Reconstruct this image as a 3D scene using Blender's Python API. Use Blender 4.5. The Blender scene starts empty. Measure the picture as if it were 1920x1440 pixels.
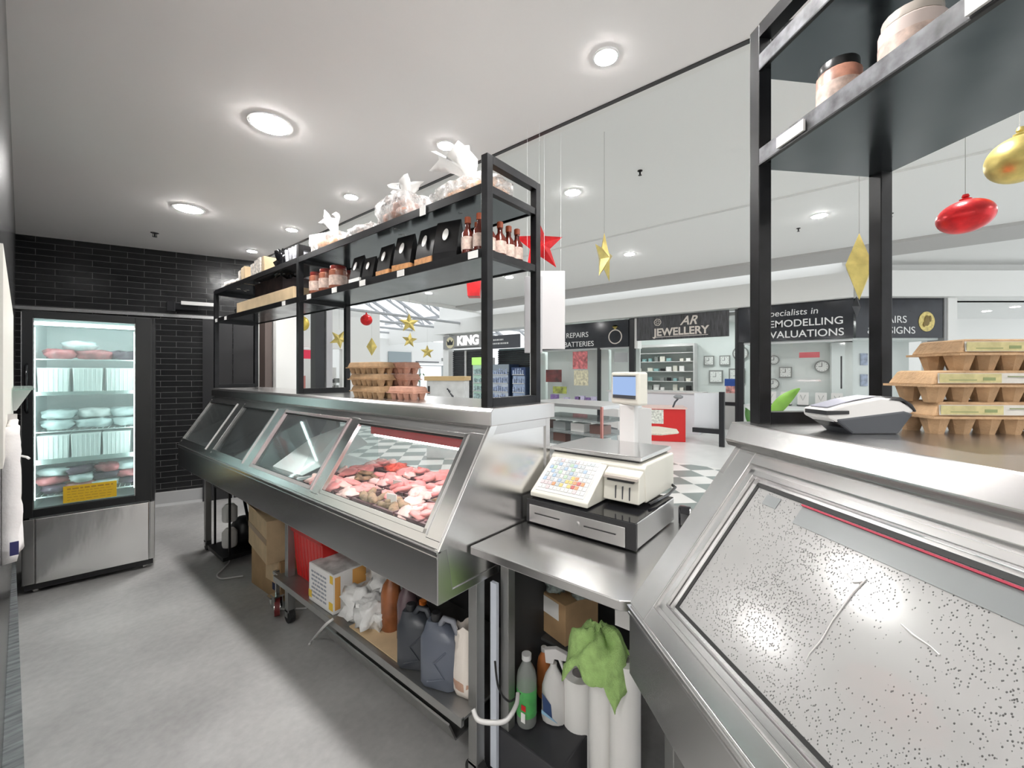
import bpy, bmesh, math, random
from mathutils import Vector, Matrix, noise
random.seed(7)
S = bpy.context.scene
COL = S.collection
PI = math.pi

# ------------------------------------------------------------------ camera
H = 1.554; FOC = 778.0; YAW = math.radians(50.53)
cam = bpy.data.cameras.new('camera'); co = bpy.data.objects.new('camera', cam); COL.objects.link(co)
cam.sensor_width = 36; cam.lens = FOC / 1920 * 36; cam.shift_y = -20 / 1920
cam.clip_start = 0.03; cam.clip_end = 200
co.location = (0, 0, H); co.rotation_euler = (PI / 2, 0, -YAW)
S.camera = co
S.view_settings.view_transform = 'Standard'; S.view_settings.look = 'None'
S.view_settings.exposure = 0.5; S.view_settings.gamma = 1; S.view_settings.use_curve_mapping = False
S.cycles.use_denoising = True
S.cycles.sample_clamp_indirect = 6
S.cycles.max_bounces = 9; S.cycles.transparent_max_bounces = 20; S.cycles.diffuse_bounces = 5; S.cycles.glossy_bounces = 5; S.cycles.adaptive_threshold = .02
FW = Vector((math.sin(YAW), math.cos(YAW), 0)); RT = Vector((math.cos(YAW), -math.sin(YAW), 0))
def place(x, y, d):                       # point of the room seen in that direction at depth d metres
    return Vector((0, 0, H)) + d * (FW + (x - 960) / FOC * RT + Vector((0, 0, (700 - y) / FOC)))

# ------------------------------------------------------------------ materials
MATS = {}
def new_mat(name):
    m = bpy.data.materials.new(name); m.use_nodes = True
    nt = m.node_tree; b = nt.nodes['Principled BSDF']; out = nt.nodes['Material Output']
    return m, nt, b, out
def mat(name, col, rough=0.5, metal=0.0, spec=0.5, bump=0, bscale=40, var=0, vscale=5, rvar=0, stretch=None, emis=0, ecol=None, trans=0, coat=0, sss=0):
    if name in MATS: return MATS[name]
    m, nt, b, out = new_mat(name)
    b.inputs['Base Color'].default_value = (*col, 1); b.inputs['Roughness'].default_value = rough
    b.inputs['Metallic'].default_value = metal; b.inputs['Specular IOR Level'].default_value = spec
    b.inputs['Coat Weight'].default_value = coat; b.inputs['Transmission Weight'].default_value = trans
    if sss:
        b.inputs['Subsurface Weight'].default_value = sss; b.inputs['Subsurface Radius'].default_value = (.02, .008, .006)
    if emis:
        b.inputs['Emission Color'].default_value = (*(ecol or col), 1); b.inputs['Emission Strength'].default_value = emis
    if bump or var or rvar:
        tc = nt.nodes.new('ShaderNodeTexCoord'); mp = nt.nodes.new('ShaderNodeMapping')
        nt.links.new(tc.outputs['Object'], mp.inputs['Vector'])
        if stretch: mp.inputs['Scale'].default_value = stretch
        if var:
            n = nt.nodes.new('ShaderNodeTexNoise'); n.inputs['Scale'].default_value = vscale; n.inputs['Detail'].default_value = 6
            nt.links.new(mp.outputs[0], n.inputs['Vector'])
            r = nt.nodes.new('ShaderNodeValToRGB')
            lo = [max(0, c * (1 - var)) for c in col]; hi = [min(1, c * (1 + var)) for c in col]
            r.color_ramp.elements[0].position = .3; r.color_ramp.elements[1].position = .7
            r.color_ramp.elements[0].color = (*lo, 1); r.color_ramp.elements[1].color = (*hi, 1)
            nt.links.new(n.outputs['Fac'], r.inputs['Fac']); nt.links.new(r.outputs['Color'], b.inputs['Base Color'])
        if rvar:
            n = nt.nodes.new('ShaderNodeTexNoise'); n.inputs['Scale'].default_value = vscale; n.inputs['Detail'].default_value = 5
            nt.links.new(mp.outputs[0], n.inputs['Vector'])
            r = nt.nodes.new('ShaderNodeMapRange'); r.inputs['From Min'].default_value = .3; r.inputs['From Max'].default_value = .7
            r.inputs['To Min'].default_value = max(0.02, rough - rvar); r.inputs['To Max'].default_value = rough + rvar
            nt.links.new(n.outputs['Fac'], r.inputs['Value']); nt.links.new(r.outputs[0], b.inputs['Roughness'])
        if bump:
            n = nt.nodes.new('ShaderNodeTexNoise'); n.inputs['Scale'].default_value = bscale; n.inputs['Detail'].default_value = 4
            nt.links.new(mp.outputs[0], n.inputs['Vector'])
            u = nt.nodes.new('ShaderNodeBump'); u.inputs['Strength'].default_value = bump; u.inputs['Distance'].default_value = .01
            nt.links.new(n.outputs['Fac'], u.inputs['Height']); nt.links.new(u.outputs[0], b.inputs['Normal'])
    MATS[name] = m
    return m
def thin_glass(name, tint=(1, 1, 1), refl=1.0, haze=0, hcol=(.8, .85, .85)):
    if name in MATS: return MATS[name]
    m, nt, b, out = new_mat(name); nt.nodes.remove(b)
    t = nt.nodes.new('ShaderNodeBsdfTransparent'); t.inputs[0].default_value = (*tint, 1)
    g = nt.nodes.new('ShaderNodeBsdfGlossy'); g.inputs['Roughness'].default_value = .03
    lw = nt.nodes.new('ShaderNodeLayerWeight'); lw.inputs['Blend'].default_value = .5
    f = nt.nodes.new('ShaderNodeMath'); f.operation = 'POWER'; f.inputs[1].default_value = 4.5; nt.links.new(lw.outputs['Facing'], f.inputs[0])
    k = nt.nodes.new('ShaderNodeMapRange'); k.inputs['To Min'].default_value = .022*refl; k.inputs['To Max'].default_value = min(1, .6*refl)
    nt.links.new(f.outputs[0], k.inputs[0])
    x = nt.nodes.new('ShaderNodeMixShader'); nt.links.new(k.outputs[0], x.inputs[0])
    nt.links.new(t.outputs[0], x.inputs[1]); nt.links.new(g.outputs[0], x.inputs[2])
    last = x
    if haze:
        d = nt.nodes.new('ShaderNodeBsdfDiffuse'); d.inputs[0].default_value = (*hcol, 1)
        y = nt.nodes.new('ShaderNodeMixShader'); y.inputs[0].default_value = haze
        nt.links.new(x.outputs[0], y.inputs[1]); nt.links.new(d.outputs[0], y.inputs[2]); last = y
    nt.links.new(last.outputs[0], out.inputs[0]); MATS[name] = m
    return m
def emit(name, col, s):
    if name in MATS: return MATS[name]
    m, nt, b, out = new_mat(name); nt.nodes.remove(b)
    e = nt.nodes.new('ShaderNodeEmission'); e.inputs[0].default_value = (*col, 1); e.inputs[1].default_value = s
    nt.links.new(e.outputs[0], out.inputs[0]); MATS[name] = m
    return m

STEEL = mat('stainless steel', (.60, .59, .585), .27, 1.0)
STEELB = mat('bright stainless steel', (.74, .735, .73), .23, 1.0)
STEELT = mat('worktop stainless steel', (.60, .59, .585), .25, 1.0)
STEELW = mat('wavy stainless steel', (.90, .89, .88), .2, 1.0, bump=.55, bscale=1.6, stretch=(2.2, 1, .7))
STEELD = mat('weathered galvanised steel', (.36, .36, .35), .42, .9, rvar=.1, vscale=12, bump=.05)
BLACKM = mat('black powder coated steel', (.006, .006, .007), .36, .0, spec=.3, var=.6, vscale=18)
SHELFM = mat('dark grey shelf sheet steel', (.10, .115, .125), .18, .85, rvar=.08, vscale=4, bump=.02, bscale=8)
BLACKP = mat('black plastic', (.018, .018, .02), .35)
BLACKG = mat('gloss black plastic', (.01, .01, .012), .1)
GREYP = mat('charcoal grey plastic', (.05, .055, .065), .45)
WHITEP = mat('white plastic', (.62, .61, .60), .4)
CREAMP = mat('cream plastic', (.66, .64, .57), .42)
WALLW = mat('white painted wall', (.82, .82, .80), .65, bump=.02)
CEILS = mat('matt white store ceiling', (.90, .87, .86), .7, bump=.02, bscale=12)
CEILM = mat('white mall ceiling', (.84, .84, .83), .7)
CARD = mat('brown cardboard', (.42, .27, .14), .8, var=.12, vscale=9, bump=.05)
CARDL = mat('light cardboard', (.62, .46, .28), .8, var=.12, vscale=9)
PULP = mat('moulded pulp', (.42, .27, .15), .9, var=.18, vscale=30, bump=.25, bscale=160)
PULPP = mat('pink moulded pulp', (.55, .30, .22), .9, var=.15, vscale=30, bump=.2, bscale=160)
PAPER = mat('white paper', (.82, .81, .79), .7)
RED = mat('red paint', (.62, .015, .015), .4)
REDP = mat('red plastic', (.55, .02, .018), .35)
GOLD = mat('gold foil', (.62, .50, .17), .38, .75, var=.25, vscale=8, bump=.15, bscale=25)
REDF = mat('red foil', (.65, .015, .02), .3, .35, var=.4, vscale=9, bump=.1, bscale=20)
GLASS = thin_glass('clear glass')
GLASSB = thin_glass('display glass with slight mist', (.97, .985, .98), 1.1, .02)
RUBBER = mat('black rubber', (.015, .015, .015), .6)

# ------------------------------------------------------------------ mesh builder
class MB:
    def __init__(s): s.v = []; s.f = []; s.m = Matrix.Identity(4)
    def add(s, vs, fs):
        n = len(s.v); s.v += [tuple(s.m @ Vector(v)) for v in vs]; s.f += [tuple(i + n for i in f) for f in fs]; return s
    def box(s, x0, x1, y0, y1, z0, z1):
        v = [(x, y, z) for z in (z0, z1) for y in (y0, y1) for x in (x0, x1)]
        return s.add(v, [(0, 2, 3, 1), (4, 5, 7, 6), (0, 1, 5, 4), (1, 3, 7, 5), (3, 2, 6, 7), (2, 0, 4, 6)])
    def cbox(s, c, d): return s.box(c[0]-d[0]/2, c[0]+d[0]/2, c[1]-d[1]/2, c[1]+d[1]/2, c[2]-d[2]/2, c[2]+d[2]/2)
    def prism(s, poly, axis, a, b):        # poly in the two other axes, extruded along axis
        def p(q, t):
            return (t, q[0], q[1]) if axis == 'x' else (q[0], t, q[1]) if axis == 'y' else (q[0], q[1], t)
        n = len(poly); v = [p(q, a) for q in poly] + [p(q, b) for q in poly]
        f = [tuple(range(n))[::-1], tuple(range(n, 2*n))] + [(i, (i+1) % n, (i+1) % n + n, i+n) for i in range(n)]
        return s.add(v, f)
    def lathe(s, prof, n=20, c=(0, 0, 0)):
        v = []; f = []
        for r, z in prof:
            for i in range(n):
                a = 2*PI*i/n; v.append((c[0]+r*math.cos(a), c[1]+r*math.sin(a), c[2]+z))
        for k in range(len(prof)-1):
            for i in range(n):
                j = (i+1) % n; f.append((k*n+i, k*n+j, (k+1)*n+j, (k+1)*n+i))
        f.append(tuple(range(n))[::-1]); f.append(tuple(range((len(prof)-1)*n, len(prof)*n)))
        return s.add(v, f)
    def tube(s, pts, r, n=8, closed=False):
        pts = [Vector(p) for p in pts]; v = []; f = []; K = len(pts); up = None
        for k, p in enumerate(pts):
            t = (pts[min(k+1, K-1)] - pts[max(k-1, 0)]).normalized()
            if up is None:
                up = Vector((0, 0, 1)) if abs(t.z) < .9 else Vector((1, 0, 0))
            a = (up - t*up.dot(t)).normalized(); b = t.cross(a); up = a
            rr = r[k] if isinstance(r, (list, tuple)) else r
            for i in range(n):
                g = 2*PI*i/n; v.append(p + a*rr*math.cos(g) + b*rr*math.sin(g))
        for k in range(K-1):
            for i in range(n):
                j = (i+1) % n; f.append((k*n+i, k*n+j, (k+1)*n+j, (k+1)*n+i))
        f.append(tuple(range(n))[::-1]); f.append(tuple(range((K-1)*n, K*n)))
        return s.add(v, f)
    def blob(s, c, d, n1=10, n2=16, e=1.0, amp=0, fr=4, seed=0):
        v = []; f = []
        sg = lambda x: math.copysign(abs(x)**e, x)
        for i in range(n1+1):
            th = -PI/2 + PI*i/n1
            for j in range(n2):
                ph = 2*PI*j/n2
                p = Vector((sg(math.cos(th))*sg(math.cos(ph)), sg(math.cos(th))*sg(math.sin(ph)), sg(math.sin(th))))
                q = 1 + (amp*noise.noise(p*fr + Vector((seed, seed*.7, 0))) if amp else 0)
                v.append((c[0]+p.x*d[0]*q, c[1]+p.y*d[1]*q, c[2]+p.z*d[2]*q))
        for i in range(n1):
            for j in range(n2):
                k = (j+1) % n2; f.append((i*n2+j, i*n2+k, (i+1)*n2+k, (i+1)*n2+j))
        return s.add(v, f)
    def quad(s, a, b, c, d): return s.add([a, b, c, d], [(0, 1, 2, 3)])

ROOTM = {}
def rootm(o): 
    while o.parent: o = o.parent
    return ROOTM.get(o.name, Matrix.Identity(4))
def build(name, mb, m, parent=None, smooth=False, bevel=0, world=False, extra=None, solid=0, sub=0):
    me = bpy.data.meshes.new(name)
    v = mb.v
    if parent is not None and world:
        inv = rootm(parent).inverted(); v = [inv @ Vector(p) for p in v]
    me.from_pydata([tuple(p) for p in v], [], mb.f)
    bm = bmesh.new(); bm.from_mesh(me); bmesh.ops.remove_doubles(bm, verts=bm.verts, dist=1e-5); bmesh.ops.recalc_face_normals(bm, faces=bm.faces)
    bm.to_mesh(me); bm.free()
    if smooth:
        for p in me.polygons: p.use_smooth = True
    me.materials.append(m)
    o = bpy.data.objects.new(name, me); COL.objects.link(o)
    if parent is not None: o.parent = parent
    if smooth == 'auto':
        w = o.modifiers.new('e', 'EDGE_SPLIT'); w.split_angle = math.radians(40)
    if solid:
        w = o.modifiers.new('s', 'SOLIDIFY'); w.thickness = solid
    if bevel:
        w = o.modifiers.new('b', 'BEVEL'); w.width = bevel; w.segments = 2; w.limit_method = 'ANGLE'; w.angle_limit = math.radians(40)
    if sub:
        w = o.modifiers.new('sub', 'SUBSURF'); w.levels = sub; w.render_levels = sub
    return o
def tag(o, label=None, cat=None, group=None, kind=None):
    if label: o['label'] = label
    if cat: o['category'] = cat
    if group: o['group'] = group
    if kind: o['kind'] = kind
    return o
def thing(name, label, cat, loc=(0, 0, 0), rz=0, group=None):
    o = bpy.data.objects.new(name, None); COL.objects.link(o); o.empty_display_size = .05
    o.location = loc; o.rotation_euler = (0, 0, rz)
    ROOTM[o.name] = Matrix.Translation(Vector(loc)) @ Matrix.Rotation(rz, 4, 'Z')
    return tag(o, label, cat, group)
def one(name, mb, m, label, cat, group=None, loc=None, rz=0, **k):
    o = build(name, mb, m, **k)
    if loc is not None: o.location = loc; o.rotation_euler = (0, 0, rz)
    return tag(o, label, cat, group)
def struct(name, mb, m, **k): return tag(build(name, mb, m, **k), kind='structure')
def copy_tree(o, parent=None):
    c = o.copy(); COL.objects.link(c)
    if parent is not None: c.parent = parent
    for ch in list(o.children): copy_tree(ch, c)
    return c
def clone(o, loc, rz, label, group=None):
    c = copy_tree(o); c.location = loc; c.rotation_euler = (0, 0, rz); c['label'] = label
    if group: c['group'] = group
    return c
def text(name, s, size, m, parent, M, ext=.004, shear=0, bold=0, align='CENTER'):
    cu = bpy.data.curves.new(name, 'FONT'); cu.body = s; cu.size = size; cu.extrude = ext; cu.shear = shear; cu.offset = bold
    cu.align_x = align; cu.align_y = 'CENTER'; cu.materials.append(m)
    o = bpy.data.objects.new(name, cu); COL.objects.link(o)
    if parent is not None:
        o.parent = parent; o.matrix_local = rootm(parent).inverted() @ M
    else: o.matrix_world = M
    bpy.context.view_layer.update()
    me = bpy.data.meshes.new_from_object(o.evaluated_get(bpy.context.evaluated_depsgraph_get()))
    q = bpy.data.objects.new(name, me); COL.objects.link(q); q.parent = o.parent; q.matrix_local = o.matrix_local.copy()
    if parent is None: q.matrix_world = M
    bpy.data.objects.remove(o); q.name = name
    return q
def facing(p, right, up=(0, 0, 1)):       # matrix for writing at p whose line runs along right
    r = Vector(right).normalized(); u = Vector(up); n = r.cross(u)
    return Matrix.Translation(Vector(p)) @ Matrix((r, u, n)).transposed().to_4x4()
def lerp(a, b, t): return a + (b-a)*t

# ================================================================== THE SETTING
def floor_mat():
    m, nt, b, out = new_mat('polished concrete'); N = nt.nodes; L = nt.links
    tc = N.new('ShaderNodeTexCoord')
    n1 = N.new('ShaderNodeTexNoise'); n1.inputs['Scale'].default_value = 1.6; n1.inputs['Detail'].default_value = 8
    n2 = N.new('ShaderNodeTexNoise'); n2.inputs['Scale'].default_value = 28; n2.inputs['Detail'].default_value = 4
    L.new(tc.outputs['Object'], n1.inputs[0]); L.new(tc.outputs['Object'], n2.inputs[0])
    mx = N.new('ShaderNodeMix'); mx.data_type = 'FLOAT'; mx.inputs[0].default_value = .25
    L.new(n1.outputs[0], mx.inputs[2]); L.new(n2.outputs[0], mx.inputs[3])
    r = N.new('ShaderNodeValToRGB'); r.color_ramp.elements[0].position = .35; r.color_ramp.elements[1].position = .68
    r.color_ramp.elements[0].color = (.30, .295, .29, 1); r.color_ramp.elements[1].color = (.47, .465, .457, 1)
    L.new(mx.outputs[0], r.inputs[0]); L.new(r.outputs[0], b.inputs['Base Color'])
    b.inputs['Roughness'].default_value = .5
    u = N.new('ShaderNodeBump'); u.inputs['Strength'].default_value = .08; u.inputs['Distance'].default_value = .01
    L.new(n2.outputs[0], u.inputs['Height']); L.new(u.outputs[0], b.inputs['Normal'])
    return m
def tile_mat(name, flip=False):
    m, nt, b, out = new_mat(name); N = nt.nodes; L = nt.links
    tc = N.new('ShaderNodeTexCoord'); sp = N.new('ShaderNodeSeparateXYZ'); cb = N.new('ShaderNodeCombineXYZ')
    L.new(tc.outputs['Object'], sp.inputs[0]); L.new(sp.outputs[1 if flip else 0], cb.inputs[0]); L.new(sp.outputs[2], cb.inputs[1])
    br = N.new('ShaderNodeTexBrick'); br.offset = .5; br.inputs['Scale'].default_value = 1
    br.inputs['Brick Width'].default_value = .29; br.inputs['Row Height'].default_value = .0665; br.inputs['Mortar Size'].default_value = .0022
    br.inputs['Mortar Smooth'].default_value = .2
    br.inputs['Color1'].default_value = (.010, .010, .011, 1); br.inputs['Color2'].default_value = (.016, .016, .017, 1)
    br.inputs['Mortar'].default_value = (.14, .14, .14, 1)
    L.new(cb.outputs[0], br.inputs[0]); L.new(br.outputs['Color'], b.inputs['Base Color'])
    ng = N.new('ShaderNodeTexNoise'); ng.inputs['Scale'].default_value = 7; L.new(tc.outputs['Object'], ng.inputs[0])
    u = N.new('ShaderNodeBump'); u.inputs['Strength'].default_value = .6; u.inputs['Distance'].default_value = .004; u.invert = True
    L.new(br.outputs['Fac'], u.inputs['Height'])
    u2 = N.new('ShaderNodeBump'); u2.inputs['Strength'].default_value = .15; u2.inputs['Distance'].default_value = .02
    L.new(ng.outputs[0], u2.inputs['Height']); L.new(u.outputs[0], u2.inputs['Normal']); L.new(u2.outputs[0], b.inputs['Normal'])
    b.inputs['Roughness'].default_value = .22
    return m
def checker_mat():
    m, nt, b, out = new_mat('checkered mall tiles'); N = nt.nodes; L = nt.links
    tc = N.new('ShaderNodeTexCoord'); ck = N.new('ShaderNodeTexChecker'); ck.inputs['Scale'].default_value = 2.5
    ck.inputs[1].default_value = (.80, .80, .78, 1); ck.inputs[2].default_value = (.24, .28, .27, 1)
    mp = N.new('ShaderNodeMapping'); mp.inputs['Location'].default_value = (.1, .05, .5); mp.inputs['Rotation'].default_value = (0, 0, PI/4)
    L.new(tc.outputs['Object'], mp.inputs[0]); L.new(mp.outputs[0], ck.inputs[0]); L.new(ck.outputs[0], b.inputs['Base Color'])
    b.inputs['Roughness'].default_value = .28
    return m
struct('floor', MB().box(-4, 2.1, -6, 7.2, -.1, 0), floor_mat())
struct('floor', MB().box(2.1, 7.4, -9, 13, -.1, -.001), checker_mat())
struct('floor', MB().box(7.4, 24, -9, 24, -.1, -.002).box(2.1, 7.4, 13, 24, -.1, -.002), mat('pale mall tiles', (.70, .71, .70), .3, var=.05, vscale=3))
# store ceiling with its black shadow line at the shop front
struct('ceiling', MB().box(-4, 2.02, -6, 7.2, 2.99, 3.1), CEILS)
struct('trim_1', MB().box(2.02, 2.045, -6, 7.2, 2.985, 3.1), BLACKP)
struct('trim_2', MB().box(2.045, 2.09, -6, 7.2, 2.99, 4.05), WALLW)
# left wall
LW = lambda y: -.04 + .0134*y
struct('wall_left', MB().prism([(LW(1.7), 1.7), (LW(7.0), 7.0), (-.5, 7.0), (-.5, 1.7)], 'z', 0, 2.99), tile_mat('black tiles left', True))
struct('baseboard_left', MB().box(-.02, .033, 1.9, 4.35, 0, .30), mat('grey streaked cladding', (.16, .165, .17), .25, var=.5, vscale=8, stretch=(1, 6, .4)))
struct('wall_left', MB().box(-4, -3.9, -6, 1.75, 0, 2.99).box(-3.9, -.5, 1.65, 1.75, 0, 2.99), WALLW)
struct('wall_rear', MB().box(-4, 2.02, -6.1, -6, 0, 2.99), WALLW)
# back wall, turned 20 degrees
BWM = Matrix.Translation((.046, 6.66, 0)) @ Matrix.Rotation(math.radians(-20.5), 4, 'Z')
bw = struct('wall_back', MB().box(-.6, 2.26, 0, .15, 0, 2.99), tile_mat('black brick tiles')); bw.matrix_world = BWM
o = struct('baseboard_back', MB().prism([(0, 0), (-.03, 0), (-.012, .03), (-.012, .16), (0, .165)], 'x', -.05, 2.26), mat('grey coved skirting', (.42, .42, .42), .5)); o.matrix_world = BWM
o = struct('trim_3', MB().box(0, 1.95, -.035, 0, 2.215, 2.25), mat('silver conduit rail', (.75, .75, .75), .25, .9)); o.matrix_world = BWM
o = struct('door_1', MB().box(1.56, 1.86, -.03, 0, 0, 2.25).box(1.87, 2.24, -.03, 0, 0, 2.25), mat('satin black door', (.025, .025, .027), .3)); o.matrix_world = BWM
# wall between the black wall and the mall
struct('trim_4', MB().box(2.02, 2.10, 5.62, 5.80, 0, 2.99), mat('bronze jamb', (.12, .09, .08), .4))
struct('wall_shopfront', MB().box(2.12, 2.42, 5.55, 6.3, 0, 4.0), WALLW)
struct('wall_shopfront', MB().box(2.02, 2.12, 5.85, 24, 0, 4.0), WALLW)
# mall ceiling and its cove
struct('ceiling', MB().box(2.09, 6.2, -9, 11.5, 4.0, 4.1).box(6.2, 6.9, -9, 11.5, 4.03, 4.13).box(6.9, 9.3, -9, 11.5, 4.0, 4.1).box(9.3, 10.6, -9, 11.5, 4.06, 4.16), CEILM)
struct('ceiling', MB().box(10.6, 11.7, -9, 11.5, 4.0, 4.1), mat('shaded cove', (.50, .49, .48), .7))  # flat ceiling strip, its grey paints in the shade of the cove
struct('trim_5', MB().box(2.09, 12.3, 11.45, 11.6, 3.95, 4.5), WALLW)
# bulkhead above the shop fronts
struct('wall_bulkhead', MB().box(11.7, 12.4, 0, 14, 3.22, 3.78).box(12.0, 12.4, 0, 14, 3.78, 4.4), WALLW)
CH = Vector((11.98, 0, 0)); CD = Vector((RT.x, RT.y, 0))     # the shop front turns here
CN = Vector((-FW.x, -FW.y, 0))
def chm(): return Matrix.Translation(CH) @ Matrix((CD, -CN, Vector((0, 0, 1)))).transposed().to_4x4()
o = struct('wall_bulkhead', MB().box(-.1, 9, -.28, .5, 3.22, 3.78).box(-.1, 9, .1, .5, 3.78, 4.4), WALLW); o.matrix_world = chm()
o = struct('ceiling', MB().box(2.2, 9, .3, 6, 3.22, 3.3), CEILM); o.matrix_world = chm()
o = struct('wall_corridor', MB().box(1.5, 9, 3.4, 3.5, 0, 3.22), WALLW); o.matrix_world = chm()
o = struct('wall_pillar', MB().box(2.0, 2.2, -.1, .5, 0, 3.22), WALLW); o.matrix_world = chm()
o = struct('trim_6', MB().box(1.94, 2.0, -.08, .3, 0, 3.22), mat('grey pillar edge', (.35, .35, .35), .5)); o.matrix_world = chm()
struct('wall_mall_far', MB().box(2.09, 8.4, 13.0, 13.2, 2.35, 3.7).box(2.09, 2.9, 13.0, 13.2, 0, 2.35).box(7.0, 8.4, 13.0, 13.2, 0, 2.35), WALLW)
struct('wall_mall_far', MB().box(8.4, 12.2, 18.1, 18.3, 0, 3.3).box(16.3, 20, 18.1, 18.3, 0, 3.3).box(12.2, 16.3, 18.1, 18.3, 2.65, 3.3), WALLW)
struct('wall_mall_far', MB().box(12.2, 12.4, 13.6, 13.9, 0, 4.0).box(8.3, 8.42, 13.2, 18.2, 0, 3.7), WALLW)

# ================================================================== CEILING FITTINGS
def downlights(name, group, spots, r, z, m, ring, labels):
    for k, (x, y) in enumerate(spots):
        t = thing('downlight', labels[k] if k < len(labels) else labels[-1], 'ceiling light', (x, y, z), 0, group)
        a = MB().lathe([(r*1.16, 0), (r*1.16, -.006), (r, -.008), (r, 0)], 28)
        build('trim_ring', a, ring, t, smooth='auto')
        build('diffuser', MB().lathe([(r*.99, -.002), (r*.99, -.008), (r*.86, -.008-r*.045), (r*.5, -.008-r*.08), (.001, -.008-r*.095)], 28), m, t)
RING = mat('white light ring', (.85, .85, .85), .4)
LBIG = emit('big store lamp', (1, .985, .965), 225)
LSML = emit('small store lamp', (1, .985, .965), 270)
LMAL = emit('mall lamp', (1, .99, .975), 260)
downlights('a', 'large downlights in the store ceiling', [(.96, 2.59), (1.0, 4.47), (.97, .6), (.97, -1.5), (-1.4, .4), (-1.4, -2.2), (-3.0, -.8), (-2.6, -4.2), (.5, -4.2)], .1, 2.99, LBIG, RING,  # lamps over and behind the camera are unseen, added to brighten the store
           ['nearer of the two large round downlights in the store ceiling', 'farther of the two large round downlights, nearest the black brick wall', 'unseen large round downlight added above and behind the camera for brightness'])
downlights('b', 'small downlights along the shop front', [(1.72, .866), (1.75, 1.98), (1.77, 3.15), (1.80, 4.33), (1.82, 5.45), (1.70, -.3), (1.70, -1.6)], .05, 2.99, LSML, RING,
           ['small downlight nearest the camera, beside the black ceiling line', 'small downlight above the tall twisted plastic bag on the shelf', 'small downlight above the second bread bag on the shelf',
            'small downlight above the first bay post of the far shelf', 'small downlight closest to the black brick wall', 'small downlight out past the counter'])
mall = [(4.85, 2.93), (4.85, -.5), (4.85, 6.4), (4.85, 9.8), (4.85, -4), (8.0, .41), (8.1, 3.55), (8.1, 6.76), (8.15, 10.0), (8.1, -3.2), (8.1, -6.2)]
ml = ['mall downlight above the gold star', 'mall downlight over the right shelf', 'mall downlight hidden above the left shelf', 'mall downlight far down the left side', 'mall downlight out to the right',
      'mall downlight between the two posts of the right shelf', 'mall downlight to the right of the gold star', 'mall downlight seen through the near end of the left shelf',
      'small bright mall downlight seen below the shelf by the red lantern', 'mall downlight beyond the red bauble', 'farthest mall downlight on the right']
downlights('c', 'downlights in the mall ceiling', mall, .1, 4.0, LMAL, RING, ml)
for k, (x, y) in enumerate([(1850, 583), (1903, 575)]):
    d = (3.22-H)*FOC/(700-y); p = place(x, y, d)
    downlights('d', 'downlights in the corridor recess', [(p.x, p.y)], .09, 3.22, emit('corridor lamp', (1, .99, .97), 60), RING, [['corridor downlight left of the pair above the egg cartons', 'corridor downlight right of the pair above the egg cartons'][k]])
# sprinkler head and smoke head
p = place(290, 436, (2.99-H)*FOC/264)
t = thing('sprinkler_head', 'small metal sprinkler head in the store ceiling above the brick wall', 'sprinkler', (p.x, p.y, 2.99))
build('rosette', MB().lathe([(.035, 0), (.035, -.006), (.02, -.01)], 20), STEEL, t)
build('nozzle', MB().lathe([(.008, -.01), (.008, -.04), (.02, -.042), (.02, -.045)], 12).box(-.018, -.013, -.003, .003, -.042, -.01).box(.013, .018, -.003, .003, -.042, -.01), BLACKM, t)
for k, (x, y, dd) in enumerate([(1200, 320, (4-H)*FOC/380), (1671, 400, 6.3), (1497, 428, 7.0)]):
    p = place(x, y, (4-H)*FOC/(700-y))
    one('sprinkler_head', MB().lathe([(.03, 0), (.03, -.006), (.01, -.01), (.01, -.05), (.022, -.055)], 12), BLACKM,
        ['tiny dark sprinkler head in the mall ceiling above the gold star', 'tiny dark sprinkler head beside the right rear post', 'tiny dark sprinkler head between the right posts'][k], 'sprinkler', loc=(p.x, p.y, 4.0))

# ================================================================== LEFT DISPLAY CABINET
Y0, Y1 = 1.083, 4.45
sx = lambda z: .921 + (z-.95)*.259/.40       # X of the sloped face at height z
cab = thing('display_cabinet', 'long stainless steel refrigerated meat cabinet with four sloping glass windows', 'display cabinet', (1.25, 2.77, 0))
def cb(name, mb, m, par=None, **k): return build(name, mb, m, par or cab, world=True, **k)
a = MB()                                       # front panel trough with rolled lip
a.prism([(.921, .767), (.921, .95), (.935, .962), (.96, .962), (.96, .955), (.99, .80), (1.58, .80), (1.58, .767)], 'y', Y0, Y1)
cb('front_panel', a, STEEL, bevel=.003)
cb('front_lip', MB().box(.918, .924, Y0+.002, Y1, .925, .93).box(.915, .935, Y0, Y1, .944, .95), STEELB)
# end panel
def endp(y, th):
    return MB().prism([(.935, .95), (1.185, 1.352), (1.58, 1.352), (1.58, .767), (.96, .767), (.96, .95)], 'y', y, y+th)
cb('end_panel', endp(Y0+.004, .02), STEELB, bevel=.002)
cb('end_panel', endp(Y1-.024, .02), STEEL, bevel=.002)
cb('end_trim', MB().box(1.555, 1.585, Y0-.004, Y0+.02, .93, 1.35).box(1.2, 1.58, Y0-.003, Y0+.01, 1.315, 1.35), STEEL, bevel=.001)
cb('corner_trim', MB().prism([(.921, .95), (1.182, 1.352), (1.225, 1.352), (.964, .95)], 'y', Y0-.004, Y0+.02), STEELB, bevel=.002)
# cap
cb('counter_top', MB().prism([(1.165, 1.352), (1.165, 1.405), (1.18, 1.42), (1.60, 1.42), (1.60, 1.352)], 'y', Y0-.02, Y1+.02), STEELT, bevel=.003)
cb('cap_shadow_strip', MB().box(1.19, 1.22, Y0+.01, Y1, 1.335, 1.352), BLACKP)
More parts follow.
